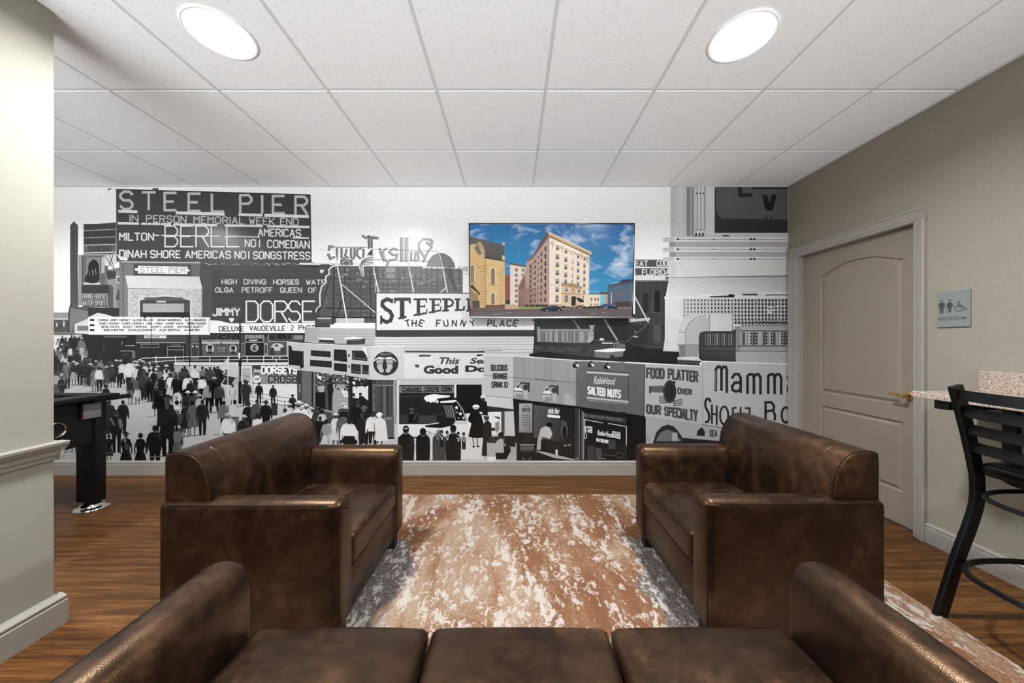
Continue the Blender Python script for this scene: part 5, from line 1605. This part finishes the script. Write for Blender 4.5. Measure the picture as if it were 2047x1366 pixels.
R(1395, 1120, 1465, 1210, 74); R(1190, 1180, 1260, 1320, 70); R(1270, 1200, 1330, 1310, 84); L([(1300, 1300), (1370, 1305)], 6, 150); L([(1310, 1265), (1450, 1270)], 4, 110); mu.ring(1500, 1270, 34, 28, 5, 110)
for x, y in ((1080, 395), (1228, 390), (1385, 410)):
    R(x - 8, y - 40, x + 10, y - 18, 30); E(x - 8, y, 28, 26, 26, 14); Pl([(x - 5, y - 18), (x + 30, y - 4), (x + 28, y + 12), (x + 8, y + 12)], 236)
L([(1090, 352), (1225, 345)], 5, 226)
Pl([(1185, 435), (1595, 462), (1595, 775), (1215, 745), (1185, 700)], 70)
Pl([(1187, 440), (1588, 466), (1586, 760), (1187, 712)], 106); L([(1187, 460), (1588, 487)], 17, 200); L([(1187, 708), (1588, 750)], 19, 196); Pl([(1187, 722), (1588, 764), (1588, 776), (1215, 745)], 140); L([(1187, 437), (1588, 463)], 4, 60)
B('Robin', ((1250, 500), (1350, 510), (1350, 575), (1250, 580)), 226, 0.01, 0.18); B('Hood', ((1352, 508), (1452, 516), (1452, 584), (1352, 576)), 226, 0.01, 0.18)
T('SALTED', ((1197, 602), (1360, 622), (1360, 692), (1197, 668)), 14, 236); T('NUTS', ((1392, 626), (1512, 640), (1512, 710), (1392, 696)), 14, 236)
L([(1750, 385), (1742, 890)], 8, 44)
R(1575, 905, 1760, 1400, 22)

# --- the crowd
mu.full()
def person(x, top, feet, kind='m', up=30, dn=24, head=40, hat=None, wide=1.0, arms=True):
    h = feet - top; w = h * wide
    def q(pts): return [(x + a * w, feet - b * h) for a, b in pts]
    L([(x - 0.02 * w, feet), (x - 0.30 * w, feet + 0.02 * h)], max(0.8, h * 0.02), 110)
    if kind == 'm':
        Pl(q([(-0.11, 0.50), (0.11, 0.50), (0.105, 0.25), (0.085, 0.02), (0.10, 0.0), (0.02, 0.0), (0.02, 0.25), (0.0, 0.42), (-0.02, 0.25), (-0.02, 0.0), (-0.10, 0.0), (-0.085, 0.02), (-0.105, 0.25)]), dn)
        if arms:
            Pl(q([(-0.13, 0.82), (-0.175, 0.72), (-0.19, 0.55), (-0.185, 0.44), (-0.155, 0.44), (-0.14, 0.56), (-0.11, 0.72)]), up); Pl(q([(0.13, 0.82), (0.175, 0.72), (0.19, 0.55), (0.185, 0.44), (0.155, 0.44), (0.14, 0.56), (0.11, 0.72)]), up)
        Pl(q([(-0.05, 0.865), (-0.135, 0.825), (-0.15, 0.70), (-0.125, 0.47), (0.125, 0.47), (0.15, 0.70), (0.135, 0.825), (0.05, 0.865)]), up)
        d = 22 if up < 120 else -34
        Pl(q([(0.03, 0.85), (0.125, 0.82), (0.135, 0.70), (0.06, 0.74)]), up + d); L(q([(0.0, 0.84), (0.005, 0.48)]), max(0.6, 0.012 * h), max(8, up - 14))
        if up > 120: L(q([(-0.12, 0.475), (0.12, 0.475)]), max(0.8, 0.02 * h), 60)
    else:
        for s in (-1, 1): Pl(q([(s * 0.035, 0.26), (s * 0.085, 0.26), (s * 0.07, 0.05), (s * 0.09, 0.0), (s * 0.03, 0.0), (s * 0.04, 0.08)]), 96 if dn < 150 else 70)
        if arms:
            for s in (-1, 1): Pl(q([(s * 0.10, 0.80), (s * 0.15, 0.70), (s * 0.165, 0.55), (s * 0.15, 0.45), (s * 0.125, 0.46), (s * 0.125, 0.60), (s * 0.08, 0.74)]), (up + 90) / 2)
        Pl(q([(-0.085, 0.54), (0.085, 0.54), (0.135, 0.38), (0.155, 0.24), (-0.155, 0.24), (-0.135, 0.38)]), dn)
        Pl(q([(-0.04, 0.85), (-0.105, 0.815), (-0.12, 0.70), (-0.085, 0.54), (0.085, 0.54), (0.12, 0.70), (0.105, 0.815), (0.04, 0.85)]), up)
        Pl(q([(0.02, 0.52), (0.08, 0.52), (0.12, 0.30), (0.06, 0.27)]), dn + (20 if dn < 120 else -26)); L(q([(-0.08, 0.545), (0.08, 0.545)]), max(0.7, 0.015 * h), max(8, up - 16))
    E(x, feet - 0.868 * h, 0.032 * w, 0.03 * h, 110, 8)
    E(x, feet - 0.93 * h, 0.052 * w, 0.066 * h, head, 14)
    if hat is not None:
        E(x, feet - 0.955 * h, 0.095 * w, 0.022 * h, hat, 14); E(x, feet - 0.97 * h, 0.058 * w, 0.042 * h, hat, 12)
        L(q([(-0.055, 0.955), (0.055, 0.955)]), max(0.6, 0.014 * h), 40 if hat > 120 else 90)
    elif kind == 'w':
        E(x, feet - 0.925 * h, 0.066 * w, 0.06 * h, head, 14)
P_ = person
rnd = random.Random(5)
# distant crowd
for k in range(60):
    x = rnd.uniform(98, 170); top = 668 + rnd.uniform(0, 60) * (1.0 if x < 140 else 0.8)
    P_(x, top, top + 38 + (top - 668) * 0.25, rnd.choice('mmw'), rnd.choice([20, 26, 40, 60, 205, 120]), rnd.choice([18, 24, 90, 180]), rnd.choice([40, 60, 120]), rnd.choice([None, None, 220, 30, 200]))
for k in range(34):
    x = rnd.uniform(168, 300); top = rnd.uniform(716, 730)
    P_(x, top, top + rnd.uniform(38, 48), rnd.choice('mmw'), rnd.choice([20, 26, 34, 60, 210, 130]), rnd.choice([18, 24, 40, 150]), rnd.choice([40, 60]), rnd.choice([None, 220, 30, 205, 120]))
for k in range(40):
    x = rnd.uniform(290, 440); top = rnd.uniform(729, 748)
    P_(x, top, top + rnd.uniform(46, 58), rnd.choice('mmw'), rnd.choice([20, 26, 34, 70, 214, 120]), rnd.choice([18, 24, 40]), rnd.choice([36, 50]), rnd.choice([None, None, 220, 30, 200]))
for a in ((112, 742, 800, 'w', 176, 90, 60, None), (124, 752, 800, 'm', 30, 24, 50, None), (132, 722, 768, 'w', 120, 110, 50, 220), (148, 722, 770, 'w', 30, 170, 60, 200), (160, 722, 770, 'm', 20, 16, 40, None), (171, 712, 750, 'm', 60, 24, 60, 220),
          (188, 734, 783, 'w', 120, 130, 50, None), (199, 733, 783, 'm', 222, 20, 40, None), (213, 732, 778, 'w', 70, 70, 50, 205), (225, 730, 774, 'w', 60, 30, 44, 214), (239, 732, 775, 'm', 22, 18, 60, 210), (246, 722, 768, 'm', 214, 30, 44, None),
          (262, 716, 790, 'm', 222, 40, 44, 40), (274, 728, 795, 'w', 205, 110, 44, 214), (261, 756, 808, 'w', 50, 96, 36, None), (275, 754, 808, 'w', 96, 200, 40, 60), (284, 730, 780, 'm', 44, 30, 60, None), (288, 742, 800, 'm', 66, 50, 80, None), (212, 768, 830, 'w', 22, 22, 26, None),
          (300, 755, 803, 'm', 24, 20, 40, None), (316, 756, 800, 'w', 110, 60, 44, 60), (325, 752, 806, 'm', 26, 24, 40, None), (341, 746, 806, 'w', 222, 196, 50, 40), (352, 750, 800, 'm', 24, 20, 40, None), (365, 752, 806, 'm', 20, 18, 40, None), (376, 748, 806, 'm', 222, 24, 40, None), (382, 758, 812, 'm', 44, 30, 40, 214), (398, 760, 812, 'm', 66, 30, 44, 200), (405, 752, 800, 'm', 226, 30, 40, 26),
          (313, 772, 832, 'w', 26, 54, 50, 110), (322, 780, 850, 'm', 14, 12, 60, 40), (355, 776, 840, 'w', 214, 205, 30, None), (353, 790, 850, 'w', 200, 180, 120, 205),
          (376, 782, 845, 'm', 50, 34, 60, 232), (391, 782, 848, 'm', 74, 60, 60, 236), (399, 788, 850, 'w', 180, 150, 60, 200),
          (418, 762, 826, 'm', 150, 20, 34, None), (429, 754, 812, 'm', 24, 20, 50, 200), (438.5, 765, 824, 'm', 66, 20, 36, None), (465, 769, 810, 'w', 205, 196, 40, 44),
          (490, 760, 812, 'm', 70, 50, 60, 40), (494, 762, 811, 'm', 54, 60, 50, 34), (518, 765, 808, 'm', 34, 30, 60, 36), (546, 770, 812, 'm', 40, 34, 44, None), (585, 789, 835, 'm', 40, 34, 70, 40),
          (448, 801, 868, 'm', 110, 40, 34, None), (470, 799, 866, 'm', 205, 110, 34, None), (497, 804, 872, 'm', 34, 30, 60, 44), (514, 798, 868, 'm', 84, 60, 54, None), (532, 801, 868, 'm', 26, 22, 54, 40),
          (354, 800, 870, 'w', 200, 190, 30, None), (335, 790, 905, 'w', 16, 16, 90, 40), (355, 815, 905, 'm', 66, 30, 90, 220), (372, 803, 874, 'w', 36, 30, 30, None), (385, 801, 871, 'w', 96, 90, 24, None), (405, 799, 870, 'm', 34, 28, 40, None),
          (456, 826, 905, 'm', 224, 40, 110, 200), (488, 830, 905, 'm', 40, 30, 44, 210), (515, 826, 905, 'w', 220, 200, 40, None), (568, 822, 890, 'm', 220, 110, 60, None), (578, 806, 870, 'm', 214, 60, 60, 226), (570, 816, 880, 'w', 214, 190, 60, None)):
    P_(*a)
# nearest figures on the left
for a in ((219, 800, 868, 'm', 30, 26, 40, None), (218, 868, 925, 'w', 26, 24, 40, None), (246, 800, 866, 'm', 20, 18, 30, None), (233, 819, 905, 'm', 22, 18, 54, None), (252, 864, 945, 'w', 16, 14, 60, 30), (281, 865, 945, 'w', 18, 14, 22, None), (310, 850, 948, 'm', 20, 16, 26, None), (355, 851, 925, 'w', 110, 90, 70, 236), (148, 842, 903, 'w', 40, 30, 40, None), (168, 838, 905, 'm', 24, 20, 40, None), (178, 870, 940, 'w', 18, 16, 60, None), (335, 800, 912, 'm', 14, 12, 70, None)):
    P_(*a)
Pl([(236, 838), (243, 838), (247, 852), (240, 858)], 120); L([(221, 836), (229, 850)], 3, 120); E(250, 880, 3.5, 6, 110, 8); E(254, 893, 5, 7, 74, 8)
# crowd in front of the corner store
for a in ((598, 802, 900, 'w', 222, 214, 60, 232), (604, 812, 890, 'w', 226, 220, 50, 228), (622, 814, 890, 'm', 205, 120, 60, 214), (612, 808, 880, 'm', 226, 200, 60, 232), (634, 812, 880, 'w', 60, 44, 50, 60), (644, 818, 885, 'w', 200, 170, 30, None),
          (687, 806, 880, 'm', 74, 60, 80, 220), (690, 812, 885, 'm', 30, 26, 60, 232), (716, 800, 890, 'm', 22, 20, 60, None), (728, 812, 892, 'm', 24, 22, 84, 110), (724, 826, 893, 'm', 36, 40, 60, 60),
          (627, 835, 905, 'w', 34, 30, 40, 60), (640, 832, 900, 'm', 24, 22, 40, None), (652, 838, 908, 'w', 150, 196, 40, None), (671, 826, 898, 'w', 214, 205, 60, 232), (686, 824, 898, 'm', 96, 40, 36, None), (745, 823, 900, 'm', 226, 40, 60, 40), (759, 825, 897, 'w', 220, 205, 74, 236)):
    P_(*a)
P_(697, 836, 915, 'm', 222, 26, 40, None, 1.15)
Pl([(682, 858), (690, 850), (705, 850), (713, 858), (716, 868), (709, 869), (707, 872), (688, 872), (686, 869), (680, 866)], 224); E(699, 843, 4.6, 5.6, 40); Pl([(687, 872), (708, 872), (710, 905), (686, 905)], 28)
Pl([(749, 840), (760, 833), (771, 842), (776, 882), (752, 882)], 222); E(758, 830, 5.5, 4.5, 236)
for x, y in ((661, 889), (671, 888), (683, 889), (714, 889), (727, 889), (742, 889), (757, 889)): E(x, y, 3, 2, 230, 8)
# row in front of the candy store
def back(x, top, w, col, hair=30, skin=110):
    Pl([(x - w, 921), (x - w * 1.05, 890), (x - w * 0.98, 875), (x - w * 0.3, 866), (x + w * 0.3, 866), (x + w * 0.98, 875), (x + w * 1.08, 890), (x + w * 1.0, 921), (x + w * 0.8, 946), (x - w * 0.8, 946)], col)
    Pl([(x - 4, 860), (x + 4, 860), (x + 5, 868), (x - 5, 868)], skin); E(x, top + 8, 6.2, 8.4, skin, 16); E(x, top + 6, 6.4, 7.2, hair, 16); L([(x, 872), (x + 0.5, 915)], 0.8, max(8, col - 16)); Pl([(x + w * 0.2, 868), (x + w * 0.9, 876), (x + w * 0.9, 900), (x + w * 0.5, 890)], col + 10)
back(811.5, 852, 16, 30); E(811.5, 857, 4, 1.6, 170, 8)
back(845.5, 857, 13.5, 26); back(877.5, 865, 12.5, 70, 110, 120); back(906, 850.5, 15, 30)
for k in range(6): L([(868 + k * 4, 886), (867 + k * 4, 918)], 0.8, 90)
for x, y in ((883, 861), (894, 862), (916, 864), (927, 865)):
    E(x, y + 3, 3.2, 4, 40, 10); E(x, y + 6, 2.2, 2.4, 120, 8); Pl([(x - 4, y + 10), (x + 4, y + 10), (x + 4, y + 34), (x - 3, y + 34)], 34); LL([[(x - 3, y + 11), (x + 2, y + 18)], [(x + 3, y + 11), (x - 1, y + 18)]], 1.2, 205)
at(930, 650, 4.878)
Pl([(65, 830), (85, 818), (125, 822), (150, 850), (215, 1090), (190, 1100), (100, 1104), (30, 1090), (60, 960), (30, 940), (28, 910)], 16); E(105, 815, 26, 22, 60); E(105, 798, 34, 22, 236); L([(80, 808), (130, 806)], 6, 40); LL([[(75, 1100), (84, 1180)], [(118, 1100), (118, 1175)]], 12, 100); E(82, 1188, 14, 8, 24); E(125, 1184, 18, 8, 24)
E(175, 702, 26, 20, 226); Pl([(150, 740), (175, 725), (210, 750), (222, 880), (155, 880)], 30); E(176, 725, 16, 18, 60); Pl([(135, 850), (160, 845), (172, 862), (150, 870)], 226)
Pl([(185, 950), (220, 930), (255, 960), (258, 1100), (215, 1280), (160, 1275), (175, 1080)], 32); E(208, 905, 26, 30, 84); E(206, 892, 28, 18, 44); L([(182, 884), (236, 890)], 6, 214)
Pl([(212, 1145), (500, 1150), (500, 1320), (212, 1320)], 176); Pl([(240, 1090), (395, 1080), (400, 1160), (230, 1150)], 54); Pl([(395, 1080), (490, 1085), (490, 1190), (395, 1185)], 34)
E(350, 1080, 28, 34, 54); E(348, 1070, 30, 26, 34); Pl([(300, 1140), (335, 1108), (372, 1112), (382, 1170), (375, 1250), (295, 1240)], 176); Pl([(372, 1118), (384, 1180), (440, 1190), (445, 1230), (400, 1310), (300, 1310), (295, 1245), (378, 1248)], 30)
E(600, 1095, 30, 36, 36); E(545, 1085, 34, 40, 22); Pl([(540, 1170), (670, 1168), (670, 1230), (535, 1230)], 84); L([(535, 1168), (672, 1168)], 8, 180); R(535, 1230, 670, 1315, 34); LL([[(560, 1290), (580, 1315)], [(640, 1290), (620, 1315)]], 4, 180); L([(545, 1200), (665, 1200)], 4, 140)
E(820, 975, 34, 26, 22); Pl([(735, 1010), (780, 985), (825, 1000), (850, 1060), (830, 1110), (745, 1090), (740, 1180), (730, 1220), (695, 1215), (705, 1130)], 190); Pl([(720, 1110), (745, 1090), (760, 1200), (700, 1215)], 170); R(738, 1120, 782, 1250, 24)
Pl([(680, 1230), (760, 1235), (1065, 1310), (1065, 1320), (880, 1300)], 176); R(880, 1215, 902, 1270, 214); E(975, 1175, 16, 10, 130); E(1015, 1172, 18, 10, 140); E(1090, 1305, 22, 14, 110)
R(215, 1285, 300, 1400, 226)
mu.full()
mural = mu.build('photo_mural', M['mural'])
tag(mural, 'black-and-white photo mural of a crowded seaside boardwalk covering the back wall', 'mural')

# ------------------------------------------------------------------ picture on the television
def draw_tv(root):
    k = 0.00081
    pic = Picture(lambda X, Y, l: ((X - 988) * k, -0.0105 - l, (600 - Y) * k), 6e-6, 1.0, (110, 1866), (100, 1100))
    R, Pl, L, E = pic.R, pic.P, pic.L, pic.E
    r2 = random.Random(3)
    pic.G([(105, 95), (1870, 95), (1870, 1105), (105, 1105)], [(0, 96, 152, 0.0), (0, 84, 146, 0.0), (70, 160, 205, 0.0), (70, 160, 205, 0.0)])
    # ground
    Pl([(105, 1010), (480, 985), (1000, 960), (1870, 975), (1870, 1105), (105, 1105)], (104, 92, 92)); Pl([(105, 1030), (1870, 1010), (1870, 1105), (105, 1105)], (98, 84, 86))
    L([(105, 1015), (900, 1004), (1870, 992)], 10, (150, 128, 112)); L([(360, 1070), (560, 1046)], 8, (150, 132, 124)); L([(1420, 1060), (1480, 1058)], 4, (190, 170, 160)); L([(1540, 1050), (1590, 1048)], 4, (190, 170, 160))
    # far right blocks
    Pl([(1600, 750), (1735, 725), (1735, 700), (1860, 685), (1870, 990), (1600, 990)], (70, 80, 96)); Pl([(1735, 700), (1870, 684), (1870, 715), (1740, 728)], (56, 50, 66))
    for i in range(16):
        for j in range(11): R(1615 + i * 16.5, 768 + j * 17 - i * 1.6, 1622 + i * 16.5, 775 + j * 17 - i * 1.6, (118, 170, 196))
    R(1510, 826, 1602, 850, (104, 74, 70)); R(1520, 850, 1575, 960, (120, 190, 205)); R(1575, 850, 1602, 960, (200, 150, 120)); L([(1642, 830), (1642, 980)], 6, (220, 210, 210))
    Pl([(1395, 850), (1420, 832), (1515, 838), (1515, 860)], (74, 140, 150))
    for k_ in range(60):
        x, y = r2.uniform(1680, 1830), r2.uniform(830, 960); L([(x, y), (x + r2.uniform(-14, 14), y - r2.uniform(8, 34))], 3, r2.choice([(120, 84, 70), (96, 66, 56), (150, 110, 88)]))
    R(1680, 930, 1850, 985, (70, 52, 50))
    # red brick and pale wing at the back
    R(485, 640, 545, 1000, (140, 84, 66))
    for j in range(9): R(500, 670 + j * 30, 510, 682 + j * 30, (70, 50, 48)); R(522, 672 + j * 30, 530, 684 + j * 30, (70, 50, 48))
    Pl([(540, 525), (720, 560), (735, 980), (540, 960)], (222, 206, 190)); Pl([(525, 518), (560, 512), (720, 548), (720, 562), (530, 530)], (110, 74, 56))
    for j in range(7):
        for x in (608, 680): R(x - 14, 572 + j * 56, x + 14, 602 + j * 56, (120, 116, 118)); L([(x - 16, 604 + j * 56), (x + 16, 606 + j * 56)], 4, (170, 150, 136))
    # shaded long side
    Pl([(720, 490), (780, 460), (955, 230), (968, 985), (630, 985), (628, 760), (700, 600)], (176, 148, 134)); Pl([(630, 780), (700, 640), (720, 985), (630, 985)], (120, 88, 78))
    pic.G([(628, 800), (968, 760), (968, 985), (628, 985)], [(150, 110, 98), (180, 150, 136), (180, 150, 136), (120, 84, 76)])
    Pl([(722, 480), (780, 450), (945, 182), (966, 235), (800, 440), (790, 470), (726, 500)], (128, 92, 66)); Pl([(780, 446), (945, 178), (958, 205), (800, 440)], (90, 62, 48))
    cols = [(922, 340, 30, 20), (878, 400, 26, 16), (843, 440, 14, 10), (812, 480, 22, 14), (788, 505, 12, 10), (762, 530, 24, 18)]
    for x, y0_, hh, ww in cols:
        n = 8
        for j in range(n):
            y = y0_ + (960 - y0_) * j / n
            R(x - ww * 0.5, y, x + ww * 0.5, y + hh * 1.6, (66, 52, 56))
    for j in range(6): L([(640, 640 + j * 56), (960, 560 + j * 80)], 2, (150, 122, 110))
    # bright front
    Pl([(962, 235), (1395, 415), (1395, 985), (966, 985)], (236, 218, 196))
    for j in range(16): L([(966, 300 + j * 44), (1395, 450 + j * 34)], 1.6, (216, 194, 170))
    Pl([(945, 178), (1420, 402), (1418, 424), (1390, 432), (960, 238)], (196, 160, 118)); L([(948, 182), (1420, 404)], 10, (226, 196, 160)); L([(960, 232), (1395, 430)], 10, (96, 66, 48))
    for j in range(30): x = 972 + j * 14; L([(x, 222 + j * 6.4), (x + 3, 236 + j * 6.4)], 5, (80, 56, 44))
    L([(966, 300), (1395, 470)], 5, (190, 160, 132)); L([(966, 745), (1395, 790)], 6, (196, 166, 138)); L([(966, 850), (1395, 850)], 5, (206, 176, 150)); R(966, 955, 1395, 985, (190, 160, 134))
    for x, y in ((998, 315), (1100, 362), (1312, 440), (1376, 478)): 
        pic.ring(x, y - 14, 13, 15, 5, (120, 92, 72), 12); L([(x, y), (x, y + 34)], 8, (150, 118, 92))
    pic.ring(1215, 405, 20, 18, 5, (130, 104, 84), 14); L([(1170, 372), (1200, 420)], 5, (140, 112, 92)); L([(1230, 400), (1265, 430)], 5, (140, 112, 92))
    def win(x, y, w, h):
        R(x - w / 2, y - h / 2, x + w / 2, y + h / 2, (206, 196, 186)); R(x - w / 2 + 3, y - h / 2 + 3, x + w / 2 - 3, y + h / 2 - 3, (84, 82, 92)); R(x - w / 2 + 3, y - h / 2 + 3, x + w / 2 - 3, y - 4, (150, 150, 156)); L([(x - w / 2, y), (x + w / 2, y)], 3, (214, 204, 194)); L([(x - w / 2 - 4, y + h / 2 + 3), (x + w / 2 + 4, y + h / 2 + 3)], 4, (196, 168, 140))
    for x, ys, w, h in ((1051, (348, 446, 530, 617, 708, 798), 42, 56), (1142, (384, 476, 556, 640, 712), 36, 52), (1276, (440, 518, 592, 667, 734), 30, 48), (1344, (464, 540, 607, 682, 748, 822), 28, 46)):
        for y in ys: win(x, y, w, h)
    for y in (500, 575, 652, 715): R(1211, y - 22, 1220, y + 22, (140, 110, 92))
    # entrance bay
    Pl([(1098, 730), (1320, 770), (1320, 985), (1098, 985)], (214, 188, 156)); Pl([(1096, 724), (1160, 736), (1200, 728), (1260, 742), (1320, 768), (1320, 786), (1098, 750)], (170, 136, 104)); L([(1098, 838), (1320, 852)], 10, (170, 136, 104)); L([(1100, 756), (1318, 790)], 5, (110, 82, 62))
    win(1152, 797, 34, 46); win(1288, 808, 30, 44); R(1205, 770, 1245, 830, (190, 156, 122))
    for x, y in ((1051, 905), (1152, 905), (1345, 902)):
        R(x - 18, y - 25, x + 18, y + 30, (100, 98, 100)); E(x, y - 25, 18, 22, (100, 98, 100)); L([(x - 18, y - 8), (x + 18, y - 8)], 3, (200, 190, 180)); L([(x, y - 44), (x, y + 30)], 3, (190, 180, 170))
    R(1207, 872, 1254, 975, (26, 24, 26)); Pl([(1250, 885), (1300, 890), (1345, 920), (1344, 940), (1290, 932)], (22, 20, 22)); R(1230, 965, 1330, 1000, (150, 124, 100)); L([(1342, 935), (1342, 985)], 3, (40, 40, 40))
    Pl([(1340, 852), (1520, 852), (1520, 985), (1340, 985)], (232, 212, 186)); L([(1340, 856), (1520, 856)], 6, (206, 180, 150))
    for x in (1424, 1466, 1497): R(x - 8, 886, x + 8, 920, (110, 100, 100)); R(x - 8, 950, x + 6, 970, (110, 100, 100))
    for k_ in range(36): E(r2.uniform(1110, 1560), r2.uniform(982, 998), 18, 9, r2.choice([(26, 30, 20), (34, 40, 26), (40, 34, 26)]), 8)
    # lawn, bare trees
    Pl([(600, 975), (900, 985), (880, 1006), (660, 1004)], (120, 140, 60)); Pl([(480, 960), (590, 955), (650, 1004), (480, 1006)], (190, 160, 130))
    for k_ in range(16): E(700 + k_ * 16, 972, 14, 12, (30, 26, 20), 8)
    for tx in (697, 742, 806):
        L([(tx, 1000), (tx, 830)], 7, (150, 120, 100))
        for k_ in range(26):
            a = r2.uniform(-1.2, 1.2); y = r2.uniform(760, 900); ln = r2.uniform(20, 70); L([(tx, y), (tx + ln * math.sin(a), y - ln * math.cos(a))], 2.4, r2.choice([(146, 112, 96), (120, 90, 78), (170, 136, 118)]))
    # church
    Pl([(105, 232), (480, 325), (480, 480), (280, 455), (105, 455)], (84, 78, 76)); Pl([(105, 320), (160, 310), (260, 420), (275, 460), (275, 1010), (105, 1010)], (206, 170, 118)); Pl([(268, 455), (482, 486), (486, 1000), (270, 1000)], (214, 180, 128))
    L([(265, 456), (486, 492)], 14, (56, 44, 38)); Pl([(452, 300), (482, 290), (482, 330), (455, 325)], (196, 160, 130)); Pl([(455, 435), (482, 430), (484, 490), (455, 480)], (210, 180, 140))
    Pl([(130, 350), (205, 285), (235, 300), (270, 380), (272, 430), (240, 420), (160, 330)], (170, 144, 110)); Pl([(150, 350), (195, 318), (235, 420), (200, 430)], (110, 104, 100)); L([(235, 345), (240, 430)], 18, (190, 160, 124))
    for k_ in range(260):
        x, y = r2.uniform(112, 480), r2.uniform(480, 985); R(x, y, x + r2.uniform(8, 22), y + r2.uniform(4, 9), r2.choice([(190, 152, 100), (226, 196, 150), (200, 162, 112), (180, 142, 96)]))
    for k_ in range(16): L([(218, 548 + k_ * 27), (268, 550 + k_ * 27)], 4, (120, 92, 62)); L([(430, 590 + k_ * 24), (474, 592 + k_ * 24)], 3, (150, 118, 80))
    L([(272, 460), (274, 1000)], 5, (120, 90, 60)); L([(430, 590), (428, 990)], 4, (150, 116, 78))
    for x, y, w, h in ((354, 670, 20, 74), (354, 912, 19, 50), (132, 640, 18, 80)):
        E(x, y - h, w + 10, w + 18, (230, 206, 164)); R(x - w - 8, y - h, x + w + 8, y + h, (226, 198, 152)); E(x, y - h, w, w + 8, (110, 104, 90)); R(x - w, y - h, x + w, y + h, (116, 110, 92)); L([(x, y - h - 18), (x, y + h)], 3, (170, 150, 120)); L([(x - w - 26, y + h + 6), (x + w + 20, y + h + 6)], 6, (150, 118, 80))
    Pl([(112, 745), (140, 750), (215, 840), (205, 866), (180, 830), (112, 780)], (70, 56, 46)); Pl([(105, 800), (185, 850), (215, 960), (210, 1010), (105, 1010)], (150, 124, 92)); R(130, 920, 205, 1000, (74, 66, 66)); R(270, 965, 420, 1008, (110, 76, 52)); R(420, 960, 484, 1005, (96, 80, 70))
    Pl([(105, 1000), (480, 990), (480, 1012), (105, 1030)], (110, 84, 76)); L([(105, 1032), (870, 1018)], 6, (70, 52, 50))
    R(486, 910, 540, 955, (40, 46, 60))
    # parked car and far cars
    Pl([(868, 1022), (880, 1006), (925, 996), (965, 972), (1010, 968), (1060, 975), (1095, 1000), (1106, 1010), (1100, 1032), (1075, 1036), (900, 1036)], (14, 18, 30)); Pl([(935, 996), (970, 976), (1005, 974), (1005, 992)], (50, 84, 100)); Pl([(1012, 974), (1050, 980), (1075, 996), (1012, 994)], (40, 60, 74))
    for x in (942, 1072): E(x, 1024, 19, 17, (16, 16, 18)); E(x, 1024, 11, 10, (130, 126, 130))
    Pl([(1540, 965), (1560, 952), (1640, 955), (1640, 985), (1540, 982)], (60, 84, 110)); Pl([(1600, 990), (1620, 975), (1640, 962), (1690, 962), (1712, 985), (1706, 1005), (1600, 1002)], (20, 40, 70)); E(1690, 1000, 12, 10, (14, 14, 16)); E(1612, 1000, 10, 9, (14, 14, 16)); Pl([(1645, 975), (1660, 966), (1690, 966), (1695, 978)], (120, 150, 176)); R(1710, 962, 1850, 988, (196, 176, 150)) if False else None
    pic.build('screen', M['screen'], root)['label'] = 'lit picture of a pale hotel-like corner block beside a stone church'
make_tv(draw_tv)
